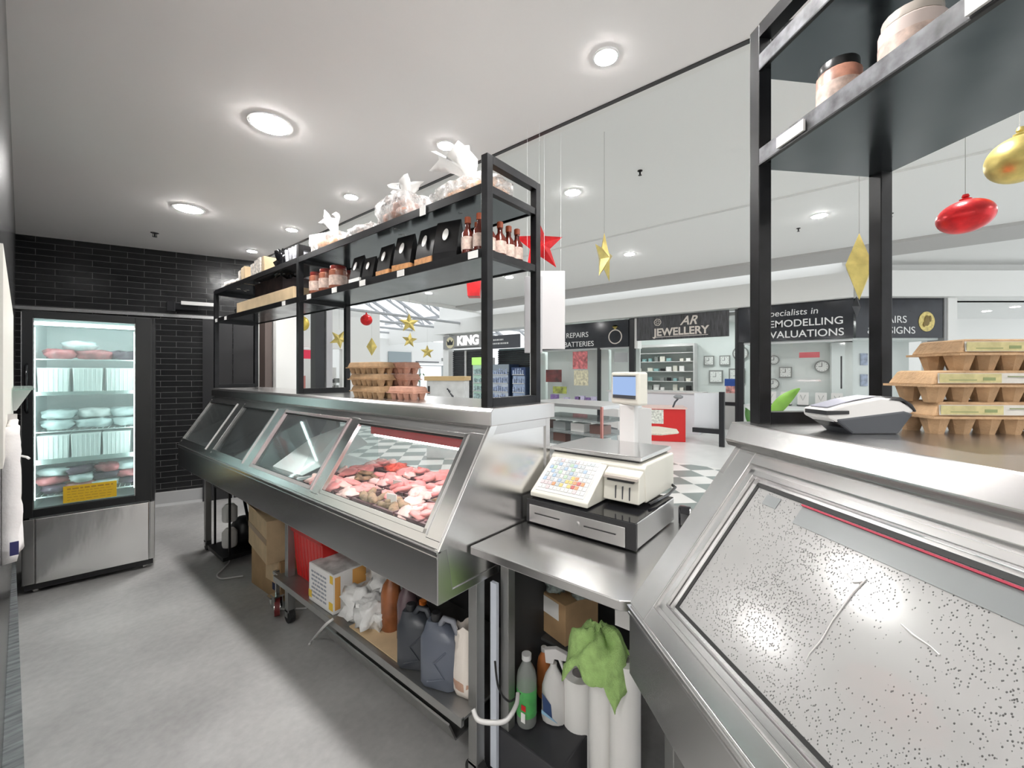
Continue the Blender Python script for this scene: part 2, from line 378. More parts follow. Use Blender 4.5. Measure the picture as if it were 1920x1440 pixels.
# sloped frame: everything between windows
def face(ylo, yhi, zlo, zhi, off=0, th=.02):   # slab lying in the sloped face
    nx, nz = -.40/.4765, .259/.4765
    q = [(sx(zlo)+nx*off, zlo+nz*off), (sx(zhi)+nx*off, zhi+nz*off)]
    q += [(q[1][0]-nx*th, q[1][1]-nz*th), (q[0][0]-nx*th, q[0][1]-nz*th)]
    return MB().prism(q, 'y', ylo, yhi)
wins = [(1.165, 1.965), (2.045, 2.85), (2.98, 3.61), (3.745, 4.42)]
cb('lower_rail', face(Y0+.005, Y1, .955, .985, .002), STEELB, bevel=.002)
cb('upper_rail', face(Y0+.005, Y1, 1.31, 1.352, .002), STEELB, bevel=.002)
edges = [Y0+.005] + [v for w in wins for v in w] + [Y1]
for k in range(0, len(edges), 2):
    cb('mullion', face(edges[k], edges[k+1], .975, 1.32, .004), STEELB, bevel=.002)
for k, (a0, a1) in enumerate(wins):
    fr = face(a0, a0+.018, .983, 1.312, .010, .02); fr2 = face(a1-.018, a1, .983, 1.312, .010, .02)
    g1 = face(a0, a1, .983, .998, .010, .02); g2 = face(a0, a1, 1.298, 1.312, .010, .02)
    m = MB()
    for q in (fr, fr2, g1, g2): m.add(q.v, q.f)
    w = cb('window_frame', m, STEELB if k != 1 else mat('pinkish anodised frame', (.70, .58, .58), .3, .9), bevel=.001)
    cb('glass_pane', face(a0+.016, a1-.016, .99, 1.305, .001, .006), GLASSB, w)
    cb('seal', face(a0+.018, a1-.018, .993, 1.0, .004, .006).add(*(lambda q: (q.v, q.f))(face(a0+.018, a1-.018, 1.292, 1.298, .004, .006))), RUBBER, w)
# inside of the cabinet
INW = mat('white enamel liner', (.74, .74, .74), .4)
IND = mat('dark liner', (.06, .07, .075), .25)
INS = mat('brushed liner', (.5, .52, .52), .3, .9)
cb('deck', MB().box(.985, 1.53, 1.11, 2.37, .93, .945), INW)
cb('deck', MB().box(.985, 1.53, 2.37, 2.92, .93, .945), INS)
cb('deck', MB().box(.985, 1.53, 2.92, 4.42, .93, .945), IND)
cb('partition', MB().prism([(1.0, .945), (1.20, 1.30), (1.52, 1.32), (1.52, .945)], 'y', 2.372, 2.378), thin_glass('partition glass', (.9, .95, .95), 1.2, .04))
cb('partition', MB().prism([(1.0, .945), (1.20, 1.30), (1.52, 1.32), (1.52, .945)], 'y', 2.912, 2.92), IND)
cb('partition', MB().prism([(1.0, .945), (1.20, 1.30), (1.52, 1.32), (1.52, .945)], 'y', 3.676, 3.684), IND)
cb('customer_glass', MB().box(1.548, 1.554, 1.11, 2.92, .945, 1.35), GLASS)
cb('rear_screen', MB().box(1.545, 1.555, 2.92, 4.42, .945, 1.35), mat('dark tinted screen', (.035, .05, .052), .12))
cb('customer_panel', MB().box(1.562, 1.58, Y0+.02, Y1-.02, .04, .80), mat('charcoal customer panel', (.05, .05, .052), .5))
cb('rear_sill', MB().box(1.53, 1.6, Y0+.02, Y1-.02, .80, .95), STEEL)
REDB = mat('red fascia board', (.45, .06, .07), .35)
cb('red_fascia', MB().box(1.25, 1.258, 1.11, 2.02, 1.228, 1.345), REDB)
cb('glazing_bar', MB().box(1.535, 1.56, 1.55, 1.575, .945, 1.35), mat('pinkish bar', (.42, .2, .2), .35))
cb('light_tube', MB().tube([(1.262, 1.13, 1.222), (1.262, 2.0, 1.222)], .007), emit('pink display tube', (1, .80, .81), 34))
# legs, castors and frame below
for (x, y) in [(1.135, 1.11), (1.50, 1.13), (1.12, 2.72), (1.12, 4.40), (1.5, 4.40), (1.5, 2.72)]:
    lg = cb('leg', MB().box(x-.022, x+.022, y-.022, y+.022, .07, .77), STEELD, bevel=.002)
    m = MB(); m.m = Matrix.Translation((x, y, .045)) @ Matrix.Rotation(PI/2, 4, 'Y'); m.lathe([(.045, -.016), (.045, .016)], 20)
    cb('castor_wheel', m, RUBBER, lg); cb('castor_fork', MB().box(x-.024, x-.018, y-.02, y+.02, .04, .085).box(x+.018, x+.024, y-.02, y+.02, .04, .085).box(x-.024, x+.024, y-.02, y+.02, .075, .09), STEEL, lg)
cb('lower_shelf', MB().box(1.05, 1.55, 1.10, 2.78, .283, .294).box(1.045, 1.06, 1.10, 2.78, .265, .30), STEELD, bevel=.001)
cb('lower_tray', MB().prism([(1.075, .20), (1.11, .12), (1.55, .12), (1.55, .125), (1.115, .127), (1.08, .205)], 'y', 1.2, 2.2), STEELD)
cb('brace', MB().box(1.09, 1.13, 2.7, 4.4, .72, .767), BLACKM)
cb('pipe', MB().tube([(1.3, 4.3, .75), (1.3, 4.1, .5), (1.28, 3.9, .3), (1.28, 3.8, .12)], .012), BLACKM)

# meat trays in the near bay
TRAY = mat('dark maroon meat tray', (.07, .012, .02), .3)
MEATS = [mat('raw pink meat', (.86, .33, .32), .35, var=.25, vscale=18, bump=.2, bscale=30, sss=.2), mat('pale fatty meat', (.90, .60, .56), .38, var=.18, vscale=22, bump=.2, bscale=30, sss=.2),
         mat('fresh red mince', (.75, .10, .06), .4, var=.35, vscale=60, bump=.6, bscale=90, sss=.1), mat('grilled crumbed meat', (.30, .20, .11), .6, var=.5, vscale=40, bump=.5, bscale=60)]
def tray_mesh(L, W, hh):
    b = MB(); e = .018
    o_ = [(-L/2, -W/2), (L/2, -W/2), (L/2, W/2), (-L/2, W/2)]; i_ = [(x*(1-.16), y*(1-.16)) for x, y in o_]
    v = [(x*.94, y*.92, 0) for x, y in o_] + [(x, y, hh) for x, y in o_] + [(x, y, hh) for x, y in i_] + [(x*.96, y*.94, .006) for x, y in i_]
    f = [(0, 3, 2, 1), (12, 13, 14, 15)]
    for k in range(4):
        j = (k+1) % 4
        for r in range(3): f.append((k+4*r, j+4*r, j+4*(r+1), k+4*(r+1)))
    return b.add(v, f)
tr0 = one('meat_tray', tray_mesh(.165, .155, .035), TRAY, 'x', 'tray', bevel=.002)
pieces = []
for k in range(6):
    b = MB().blob((0, 0, .012), (.052, .034, .015), 8, 14, .8, .45, 1.6, k*3.1)
    o = one('meat_cut', b, MEATS[k % 2], 'x', 'meat', smooth=True); pieces.append(o)
mince0 = one('mince_heap', MB().blob((0, 0, .02), (.062, .056, .03), 14, 24, .9, .5, 4, 2), MEATS[2], 'x', 'meat', smooth=True)
skew0 = one('crumbed_cutlet', MB().blob((0, 0, .012), (.052, .020, .013), 8, 14, .8, .5, 2, 9), MEATS[3], 'x', 'meat', smooth=True)
first = {}
def put(o, loc, rot, label, group):
    if o.name in first: c = o.copy(); COL.objects.link(c)
    else: c = o; first[o.name] = 1
    c.location = loc; c.rotation_euler = rot; tag(c, label, None, group); return c
rown = ['front row beside the sloping glass', 'second row from the sloping glass', 'back row beside the customer glass']
coln = ['nearest the scale', 'second from the scale', 'third from the scale', 'fourth from the scale', 'fifth from the scale', 'sixth from the scale', 'farthest from the scale']
for i in range(3):
    for j in range(7):
        x = 1.085 + i*.17; y = 1.21 + j*.165; z = .948 + i*.012
        kind = 'mince' if (i, j) in ((0, 0), (2, 5)) else 'crumb' if (i, j) in ((0, 2), (1, 1), (2, 1), (0, 3), (1, 5)) else 'cut'
        put(tr0, (x, y, z), (0, 0, 0), 'dark meat tray in the %s, %s' % (rown[i], coln[j]), 'meat trays in the lit bay')
        where = 'in the tray %s of the %s' % (coln[j], rown[i].split(' beside')[0].split(' from')[0])
        if kind == 'mince':
            put(mince0, (x, y, z+.012), (0, 0, i), 'heap of red mince ' + where, 'mince heaps in the lit bay')
            continue
        for q in range(6 if kind == 'cut' else 5):
            src = skew0 if kind == 'crumb' and q % 3 != 2 else random.choice(pieces)
            xx = x - .045 + (q % 3)*.045 + random.uniform(-.006, .006); yy = y - .03 + (q // 3)*.06 + random.uniform(-.008, .008)
            put(src, (xx, yy, z + .018 + random.uniform(0, .014)), (random.uniform(-.45, .45), random.uniform(-.35, .35), random.uniform(0, 3)),
                ('browned crumbed cutlet ' if src is skew0 else 'cut of raw pink meat ') + where, ('crumbed cutlets ' if src is skew0 else 'meat cuts ') + where)
for o in pieces:
    if o.name not in first: bpy.data.objects.remove(o)
# white price tickets on spikes between the meat
for k, (x, y) in enumerate([(1.06, 1.55), (1.21, 1.25), (1.21, 1.72), (1.38, 1.5), (1.40, 1.86)]):
    one('price_ticket', MB().box(-.002, .002, -.028, .028, .0, .04).box(-.001, .001, -.002, .002, -.02, 0), PAPER, 'small white price ticket standing among the meat trays', 'price ticket', 'price tickets among the meat', loc=(x, y, .99), rz=.2)
# things in the empty bays
one('steel_tray', MB().prism([(1.02, .95), (1.02, .97), (1.5, .97), (1.5, .95)], 'y', 2.4, 2.84), STEELB, 'bare stainless tray lying in the second window of the cabinet', 'tray', bevel=.002)
one('folded_sheet', MB().add([(1.05, 2.80, .975), (1.06, 2.42, .975), (1.48, 2.42, 1.10), (1.48, 2.7, 1.20), (1.3, 2.82, 1.12)], [(0, 1, 2, 3, 4)]), mat('white plastic sheet', (.8, .85, .85), .5), 'white sheet folded over the empty tray behind the second window', 'sheet', solid=.004)

# ================================================================== SHELF FRAME ABOVE THE LEFT CABINET
def shelf_rack(name, label, X0, X1, ys, zt, z1, z2, zend, M=None, w=.034, tall=(0,)):
    t = thing(name, label, 'shelf rack', (0, 0, 0))
    if M is not None: t.matrix_world = M; ROOTM[t.name] = Matrix.Identity(4)
    for k, y in enumerate(ys):
        top = zend[k]
        for x in (X0, X1):
            build('post', MB().box(x, x+w, y, y+w, zt, top), BLACKM, t, bevel=.002)
        build('base_rail', MB().box(X0+w, X1, y, y+w, zt, zt+w), BLACKM, t)
        build('top_rail', MB().box(X0+w, X1, y, y+w, top-w, top), BLACKM, t)
        build('shelf_rail', MB().box(X0+w, X1, y+.004, y+w-.004, z1-.03, z1), BLACKM, t); build('shelf_rail', MB().box(X0+w, X1, y+.004, y+w-.004, z2-.03, z2), BLACKM, t)
    for z in (z1, z2):
        for k in range(len(ys)-1):
            build('shelf_board', MB().box(X0+.006, X1+w-.006, ys[k]+w, ys[k+1], z-.006, z), SHELFM, t)
            build('shelf_edge', MB().box(X0, X0+.006, ys[k]+w, ys[k+1], z-.03, z+.006).box(X1+w-.006, X1+w, ys[k]+w, ys[k+1], z-.012, z+.004), BLACKM, t)
    return t
ZT = 1.42
RX0, RX1 = 1.206, 1.535
rack = shelf_rack('shelf_rack', 'black steel two-tier shelf rack standing on the long left cabinet', RX0, RX1, [1.12, 2.80, 4.53], ZT, 2.05, 2.31, [2.43, 2.40, 2.31])
# price strips along the rack
for k, y in enumerate([1.17, 1.66, 2.0, 2.3, 2.62]):
    one('price_label', MB().box(RX0-.004, RX0-.001, y, y+.055, 2.022, 2.052), PAPER, ['white price label under the sauce bottles', 'white price label second from the near post', 'white price label third from the near post', 'white price label under the dark pouches farthest from the camera', 'white price label under the brown jars'][k], 'price label', 'price labels on the lower shelf edge')
one('price_label', MB().box(RX0-.004, RX0-.001, 1.5, 1.54, 2.275, 2.315), PAPER, 'white price label on the upper shelf edge under the round bag', 'price label')
for k, y in enumerate([3.1, 3.0, 4.2, 4.45]):
    if k == 0: continue
    one('price_label', MB().box(RX0-.004, RX0-.001, y, y+.05, 2.02, 2.05), PAPER, ['', 'white price label by the carton end nearest the middle post', 'white price label below the far end of the long carton', 'white price label beside the farthest rack post'][k], 'price label', 'price labels on the far shelf edge')

# goods on the lower shelf
def lathe_obj(name, prof, m, parent, c=(0, 0, 0), n=20): return build(name, MB().lathe(prof, n, c), m, parent, smooth='auto')
SAUCE = mat('brown sauce', (.10, .018, .012), .15)
LAB = mat('sauce label', (.55, .42, .36), .6, var=.3, vscale=60)
def sauce(label, loc, group):
    t = thing('sauce_bottle', label, 'bottle', loc, 0, group)
    lathe_obj('glass_body', [(.026, 0), (.028, .01), (.028, .10), (.012, .125), (.011, .15)], SAUCE, t)
    lathe_obj('cap', [(.014, .147), (.014, .172), (.012, .174)], mat('bottle cap', (.45, .1, .04), .4), t)
    lathe_obj('paper_label', [(.0288, .03), (.0288, .085)], LAB, t)
    return t
b0 = sauce('sauce bottle beside the near rack post', (RX0+.05, 1.21, 2.05), 'sauce bottles at the near end')
for k, (x, y) in enumerate([(RX0+.05, 1.28), (RX0+.115, 1.215), (RX0+.18, 1.21), (RX0+.245, 1.215), (RX0+.30, 1.21), (RX0+.12, 1.29)]):
    clone(b0, (x, y, 2.05), k, ['second sauce bottle along the shelf front', 'sauce bottle second row by the near post', 'sauce bottle third from the shelf front at the near end',
          'sauce bottle fourth from the shelf front at the near end', 'sauce bottle beside the rear post in front of the red star', 'sauce bottle behind the front pair'][k], 'sauce bottles at the near end')
POUCH = mat('black foil pouch', (.012, .012, .013), .32); POUCHB = mat('orange pouch band', (.62, .30, .12), .5, var=.3, vscale=40)
def pouch(label, loc, rz, s=1.0, col=None, lean=0):
    t = thing('food_pouch', label, 'pouch', loc, rz, 'dark pouches on the lower shelf')
    b = MB(); n = 8
    for k in range(n+1):
        z = .17*s*k/n; th = .032*s*(1-(k/n)**1.6)+.002; w = .055*s
        b.v += [(-th, -w, z), (th, -w, z), (th, w, z), (-th, w, z)]
        if k:
            o = (k-1)*4
            for q in range(4): b.f.append((o+q, o+(q+1) % 4, o+4+(q+1) % 4, o+4+q))
    b.f += [(3, 2, 1, 0), (n*4, n*4+1, n*4+2, n*4+3)]
    build('bag_body', b, POUCH, t, smooth='auto')
    build('oval_label', MB().lathe([(.0135*s, 0), (.0135*s, .002)], 18), PAPER, t).matrix_local = Matrix.Translation((-.026*s, 0, .11*s)) @ Matrix.Rotation(-PI/2+.28, 4, 'Y') @ Matrix.Diagonal((1.9, 1, 1, 1))
    build('band', MB().box(-.0345*s, .0345*s, -.0555*s, .0555*s, .004, .04*s), col or POUCHB, t)
    return t
pl = [('dark pouch nearest the sauce bottles, with a slanted white strip', 1.42, .25), ('largest dark pouch on the lower shelf with white oval and orange base', 1.56, 0), ('dark pouch second from the sauce bottles', 1.74, .1),
      ('dark pouch in the middle of the lower shelf', 1.90, 0), ('dark pouch next to the brown jars with a pale base', 2.18, 0), ('small dark pouch between two larger ones', 2.06, .1)]
for k, (lb, y, rz) in enumerate(pl):
    pouch(lb, (RX0+.07, y, 2.05), rz, [1.15, 1.15, 1.15, 1.05, 1.0, .85][k], PAPER if k == 4 else POUCH if k in (0, 5) else None)
for k, y in enumerate([1.45, 1.62, 1.8, 1.97, 2.13]):
    pouch('black pouch in the rear row of the lower shelf', (RX0+.20, y, 2.05), 0, 1.15, POUCH)
JAR = mat('brown relish jar', (.30, .11, .07), .2, var=.3, vscale=30); 
def jar(label, loc, group, body=JAR, r=.05, h=.14, lidc=(.16, .02, .015)):
    t = thing('jar', label, 'jar', loc, 0, group)
    lathe_obj('glass_body', [(r*.95, 0), (r, .008), (r, h*.82), (r*.85, h*.88)], body, t)
    lathe_obj('lid', [(r*.9, h*.87), (r*.9, h), (r*.86, h+.003)], mat('jar lid %.2f' % lidc[0], lidc, .3), t)
    lathe_obj('paper_label', [(r*1.01, h*.22), (r*1.01, h*.62)], LAB, t)
    return t
j0 = jar('large brown jar beside the middle post', (RX0+.07, 2.68, 2.05), 'brown jars on the lower shelf', r=.052, h=.15)
for k, (x, y) in enumerate([(.07, 2.55), (.07, 2.42), (.18, 2.62), (.18, 2.49)]):
    clone(j0, (RX0+x, y, 2.05), k, ['large brown jar second from the middle post', 'large brown jar third from the middle post', 'brown jar behind the first large jar', 'brown jar behind the second large jar'][k], 'brown jars on the lower shelf')
one('dark_tub', MB().blob((0, 0, .06), (.07, .06, .06), 8, 16, .6), BLACKP, 'black rounded tub behind the pouches at the near end', 'tub', loc=(RX0+.2, 1.33, 2.05), smooth=True)
# far bay lower shelf
one('long_carton', MB().box(RX0+.03, RX0+.2, 2.95, 4.05, 2.05, 2.15), CARDL, 'long flat brown carton on the lower shelf of the far bay', 'carton', bevel=.002)
one('foil_tub', MB().lathe([(.03, 0), (.04, .05), (.04, .07), (.02, .075)], 16), STEELB, 'small silver tub left of the long carton', 'tub', loc=(RX0+.1, 4.2, 2.05), smooth='auto')
one('black_carton', MB().box(0, .2, 0, .55, 0, .14), mat('dark printed carton', (.05, .03, .03), .5, var=.6, vscale=14), 'dark printed carton under the upper shelf of the far bay', 'carton', loc=(RX0+.1, 3.3, 2.151))
# upper shelf goods
WRAP = None
def wrap_mat():
    m, nt, b, out = new_mat('crinkled clear plastic wrap'); N = nt.nodes; L = nt.links
    b.inputs['Base Color'].default_value = (.9, .9, .9, 1); b.inputs['Roughness'].default_value = .18
    tc = N.new('ShaderNodeTexCoord'); n = N.new('ShaderNodeTexNoise'); n.inputs['Scale'].default_value = 26; n.inputs['Detail'].default_value = 3
    mp = N.new('ShaderNodeMapping'); mp.inputs['Scale'].default_value = (1, 1, .35); L.new(tc.outputs['Object'], mp.inputs[0]); L.new(mp.outputs[0], n.inputs[0])
    u = N.new('ShaderNodeBump'); u.inputs['Strength'].default_value = .9; u.inputs['Distance'].default_value = .03; L.new(n.outputs[0], u.inputs['Height']); L.new(u.outputs[0], b.inputs['Normal'])
    t = N.new('ShaderNodeBsdfTransparent'); x = N.new('ShaderNodeMixShader')
    r = N.new('ShaderNodeMapRange'); r.inputs['From Min'].default_value = .42; r.inputs['From Max'].default_value = .66; r.inputs['To Min'].default_value = .22; r.inputs['To Max'].default_value = .85
    L.new(n.outputs[0], r.inputs[0]); L.new(r.outputs[0], x.inputs[0]); L.new(t.outputs[0], x.inputs[1]); L.new(b.outputs[0], x.inputs[2]); L.new(x.outputs[0], out.inputs[0])
    return m
WRAP = wrap_mat()
WRAPW = mat('milky plastic film', (.9, .9, .89), .25, bump=.7, bscale=14, stretch=(1, 1, .3))
BREAD = mat('pale bread crumb', (.66, .42, .28), .8, var=.3, vscale=26, bump=.4, bscale=40)
BREADD = mat('pinkish brown rolls', (.46, .27, .21), .7, var=.4, vscale=14, bump=.4, bscale=30)
def bag(label, loc, d, contents, tuft, seed, m=BREAD):
    t = thing('bread_bag', label, 'bag', loc)
    for c in contents:
        build('bread_roll', MB().blob(c[:3], c[3:], 8, 14, .8, .2, 2, seed+c[0]*9), m, t, smooth=True)
    build('plastic_wrap', MB().blob((0, 0, d[2]), d, 16, 26, .75, .25, 3.2, seed), WRAP, t, smooth=True)
    b = MB(); n = 22; H0 = d[2]*1.9
    # gathered neck opening into a crumpled fan
    for k in range(9):
        u = k/8; rr = lerp(.016, tuft[3], u**1.3); cz = H0 - .01 + tuft[2]*u; cx = tuft[0]*u*u; cy = tuft[1]*u*u
        for i in range(n):
            a = 2*PI*i/n; w = 1 + .45*u*math.sin(a*5+seed) + .25*u*math.sin(a*9+k)
            b.v.append((cx+rr*.45*w*math.cos(a), cy+rr*w*math.sin(a), cz + .03*u*math.sin(a*3+seed)))
        if k:
            for i in range(n): b.f.append(((k-1)*n+i, (k-1)*n+(i+1) % n, k*n+(i+1) % n, k*n+i))
    build('gathered_neck', b, WRAPW, t, smooth=True)
    return t
bag('bagged bread with a tall twisted plastic top on the upper shelf by the near post', (RX0+.16, 1.36, 2.31), (.13, .20, .055),
    [(-.05, -.10, .04, .06, .07, .035), (.04, -.1, .04, .06, .07, .035), (-.05, .04, .04, .06, .07, .035), (.04, .04, .045, .06, .07, .035), (-.03, .13, .04, .05, .05, .03)], (-.02, .14, .20, .10), 1)
bag('big round clear bag of brown rolls in the middle of the upper shelf', (RX0+.14, 1.83, 2.31), (.13, .17, .085),
    [(-.05, -.08, .05, .06, .06, .045), (.05, -.07, .05, .06, .06, .045), (-.04, .05, .05, .06, .06, .045), (.04, .06, .06, .06, .06, .05), (0, 0, .12, .07, .07, .03)], (0, .03, .10, .10), 2, BREADD)
bag('flat clear bag of dark rolls between the round bag and the pale bread', (RX0+.14, 2.17, 2.31), (.12, .14, .045),
    [(-.04, -.06, .03, .05, .05, .03), (.04, -.05, .03, .05, .05, .03), (0, .05, .03, .06, .05, .03)], (0, 0, .02, .03), 3, BREADD)
bag('pale sliced bread in a bag with a folded white flap near the middle post', (RX0+.13, 2.56, 2.31), (.12, .19, .06),
    [(-.05, -.11, .04, .05, .06, .04), (.04, -.1, .04, .05, .06, .04), (-.04, .02, .045, .06, .06, .045), (.05, .03, .04, .05, .06, .04), (0, .12, .04, .06, .05, .035)], (0, .09, .16, .07), 4)
one('label_card', MB().box(-.003, .003, -.07, .07, 0, .16), PAPER, 'pale card standing beside the folded bread bag', 'card', loc=(RX0+.1, 2.75, 2.32), rz=.3)
GP = mat('grey magazine print', (.35, .35, .38), .4, var=.7, vscale=25)
for k in range(4):
    m = MB(); m.m = Matrix.Translation((RX0+.15, 2.93+k*.055, 2.312)) @ Matrix.Rotation(-.25, 4, 'X'); m.box(-.1, .1, 0, .02, 0, .13)
    one('grey_packet', m, GP, ['grey packet leaning beside the middle post, nearest the bread', 'second grey packet leaning by the middle post', 'third grey packet leaning by the middle post', 'last grey packet leaning by the middle post'][k], 'packet', 'grey packets leaning by the middle post', bevel=.003)
one('black_bag', MB().blob((0, 0, .075), (.07, .06, .085), 12, 18, .7, .8, 3, 5), BLACKG, 'crumpled black plastic bag on the upper shelf of the far bay', 'bag', loc=(RX0+.13, 3.30, 2.31), smooth=True)
for k, (y, h, dy, c) in enumerate([(3.45, .14, .05, CARDL), (3.53, .145, .05, mat('speckled crispbread', (.6, .55, .5), .8, var=.4, vscale=60)), (3.60, .135, .05, MATS['speckled crispbread']), (3.67, .12, .06, MATS['speckled crispbread']), (3.86, .13, .08, CARDL), (3.96, .11, .05, MATS['speckled crispbread'])]):
    m = MB(); m.m = Matrix.Translation((RX0+.13, y, 2.312)) @ Matrix.Rotation(-.12, 4, 'X'); m.box(-.1, .1, 0, dy, 0, h)
    one('crispbread_pack', m, c, ['brown pack beside the crumpled black bag', 'speckled pack second from the black bag', 'speckled pack third from the black bag', 'speckled pack fourth from the black bag', 'plain brown pack toward the far end of the upper shelf', 'slim speckled pack leaning on the far brown pack'][k], 'packet', 'upright packs on the far upper shelf', bevel=.006)
one('seed_bag', MB().blob((0, 0, .035), (.11, .17, .04), 10, 16, .8, .35, 4, 6), MATS['speckled crispbread'], 'low pale speckled bag at the far end of the upper shelf', 'bag', loc=(RX0+.13, 4.25, 2.31), smooth=True)
one('security_camera', MB().box(-.12, .12, -.03, .03, -.035, .035).box(-.18, -.1, -.045, .045, -.06, .06), BLACKG, 'black device with a white bar fixed to the brick wall beside the rail', 'camera', loc=tuple(BWM @ Vector((1.42, -.11, 2.33))), rz=math.radians(-20.5), bevel=.006)
one('white_bracket', MB().box(-.12, .2, -.02, .02, -.02, .02), WHITEP, 'white bar bracket beside the black wall device', 'bracket', loc=tuple(BWM @ Vector((1.50, -.18, 2.37))), rz=math.radians(-20.5))

# egg cartons on the left counter
def egg_carton(name, label, loc, rz, n=6, m=PULP, band=None, group=None, ex=1.0):
    t = thing(name, label, 'egg carton', loc, rz, group)
    L = .048*n*ex; W = .105*ex; h1 = .034*ex; h2 = .062*ex
    b = MB()
    for i in range(n):
        for j in range(2):
            cx = -L/2+(i+.5)*L/n; cy = -W/2+(j+.5)*W/2
            r0 = L/n*.30; r1 = L/n*.52
            v = []
            for z, r in ((0, r0), (h1, r1)):
                for q in range(8):
                    a = PI/8+q*PI/4; v.append((cx+r*math.cos(a), cy+r*math.sin(a), z))
            b.add(v, [tuple(range(8))[::-1], tuple(range(8, 16))]+[(q, (q+1) % 8, (q+1) % 8+8, q+8) for q in range(8)])
    b.box(-L/2-.006, L/2+.006, -W/2-.006, W/2+.006, h1-.002, h1+.003)
    build('cup_base', b, m, t)
    c = MB(); v = []
    for z, k in ((h1+.003, 1.0), (h2, .90), (h2+.003, .86)):
        for sx_, sy_ in ((-1, -1), (1, -1), (1, 1), (-1, 1)): v.append((sx_*(L/2*k if z > h1+.01 else L/2), sy_*(W/2*k if z > h1+.01 else W/2), z))
    c.add(v, [(0, 3, 2, 1), (8, 9, 10, 11)]+[(q+4*r, (q+1) % 4+4*r, (q+1) % 4+4*(r+1), q+4*(r+1)) for r in range(2) for q in range(4)])
    build('lid', c, m, t, bevel=.003)
    if band:
        y = -W/2-.0008; k = MB(); k.quad((-L/2*.94, y, h1+.006), (L/2*.86, y, h1+.006), (L/2*.84, y+.0045, h2-.003), (-L/2*.92, y+.0045, h2-.003))
        s = build('paper_band', k, band, t, solid=.0008)
        e = MB()
        for q in range(11):
            xx = L/2*(.52+.02*q); e.box(xx, xx+.0022*(1+(q*7 % 3)*.5), y-.0014, y-.0004, h1+.009, h2-.008)
        build('barcode', e, BLACKP, s)
        build('printed_block', MB().box(-L*.18, -L*.10, y-.0012, y-.0002, h1+.012, h2-.012).box(-L*.02, L*.1, y-.001, y-.0002, h2-.011, h2-.009).box(-L*.4, -L*.22, y-.001, y-.0002, h1+.012, h1+.014), mat('green print', (.2, .24, .1), .6), s)
        build('yellow_block', MB().box(-L*.46, -L*.06, y-.0008, y-.0001, h1+.007, h2-.004), mat('yellow carton print', (.46, .41, .20), .6, var=.15, vscale=60), s)
    return t
k = 0
eg0 = egg_carton('egg_carton', 'brown egg carton at the bottom of the tall stack behind the left cabinet rack', (1.30, 2.08, ZT), PI/2, 6, PULP, None, 'egg cartons on the left counter')
eg1 = egg_carton('egg_carton', 'pink egg carton at the bottom of the low stack on the left counter', (1.33, 1.80, ZT), PI/2+.1, 4, PULPP, None, 'egg cartons on the left counter')
for lv in range(1, 3):
    clone(eg0, (1.30, 2.08+.01*lv, ZT+.0655*lv), PI/2+.05*lv, ['', 'brown egg carton in the middle of the tall stack', 'brown egg carton on top of the tall stack on the left counter'][lv], 'egg cartons on the left counter')
eg2 = egg_carton('egg_carton', 'pink egg carton at the bottom of the middle stack on the left counter', (1.42, 1.97, ZT), PI/2, 4, PULPP, None, 'egg cartons on the left counter')
for lv in range(1, 3):
    clone(eg2, (1.42, 1.97, ZT+.0655*lv), PI/2, 'pink egg carton in the %s of the middle stack' % ('middle' if lv == 1 else 'topmost place'), 'egg cartons on the left counter')
# ================================================================== BENCH BETWEEN THE CABINETS
BZ = .925
A = Vector((1.037, .455, 0)); D2 = Vector((.680, .733, 0)); P2 = Vector((.733, -.680, 0))
def UP(s, t, z): return A + s*D2 + t*P2 + Vector((0, 0, z))
bench = thing('steel_bench', 'stainless steel bench between the two cabinets carrying the scale', 'bench', (1.6, .7, 0))
e1 = UP(.02, .02, 0); e2 = UP(.02, 1.25, 0)
poly = [(1.07, 1.078), (1.07, e1.y+.02), (e1.x+.03, e1.y-.02), (e2.x, e2.y), (2.10, 0.2), (2.10, 1.078)]
poly = [(1.07, 1.078), (1.075, .50), (e1.x+.05, e1.y-.02), (1.75, -.17), (2.02, -.17), (2.02, 1.078)]
build('bench_top', MB().prism(poly, 'z', BZ-.03, BZ), STEELT, bench, world=True, bevel=.003)
for (x, y) in [(1.225, 1.03), (1.98, 1.03), (1.98, .0)]:
    build('leg', MB().box(x-.02, x+.02, y-.02, y+.02, 0, BZ-.03), STEELD, bench, world=True, bevel=.002)
build('side_panel', MB().box(1.175, 1.19, 1.045, 1.075, .05, .755), mat('pale blue grey strip', (.62, .66, .74), .4), bench, world=True)
build('back_panel', MB().box(2.0, 2.015, -.15, 1.07, .02, BZ-.03), mat('dark back board', (.03, .03, .03), .6), bench, world=True)
build('side_board', MB().box(1.25, 1.98, 1.055, 1.07, .02, BZ-.03), MATS['dark back board'], bench, world=True)
# cash drawer
dr = thing('till_box', 'stainless fronted cash drawer with two slots under the scale', 'cash drawer', (1.6, .83, BZ))
def dd(name, mb, m, par=None, **k): return build(name, mb, m, par or dr, world=True, **k)
dd('case', MB().box(1.41, 1.80, .59, 1.07, BZ+.006, BZ+.099), mat('grey metal case', (.50, .50, .49), .3, .7), bevel=.003)
dd('top_plate', MB().box(1.40, 1.80, .592, 1.068, BZ+.099, BZ+.102), BLACKG)
dd('front_frame', MB().box(1.398, 1.412, .588, 1.072, BZ+.004, BZ+.1), BLACKP, bevel=.002)
fp = dd('drawer_front', MB().box(1.388, 1.40, .625, 1.05, BZ+.01, BZ+.082), STEEL, bevel=.002)
dd('slot', MB().box(1.386, 1.389, .66, .79, BZ+.048, BZ+.052).box(1.386, 1.389, .90, 1.02, BZ+.048, BZ+.052), BLACKP, fp)
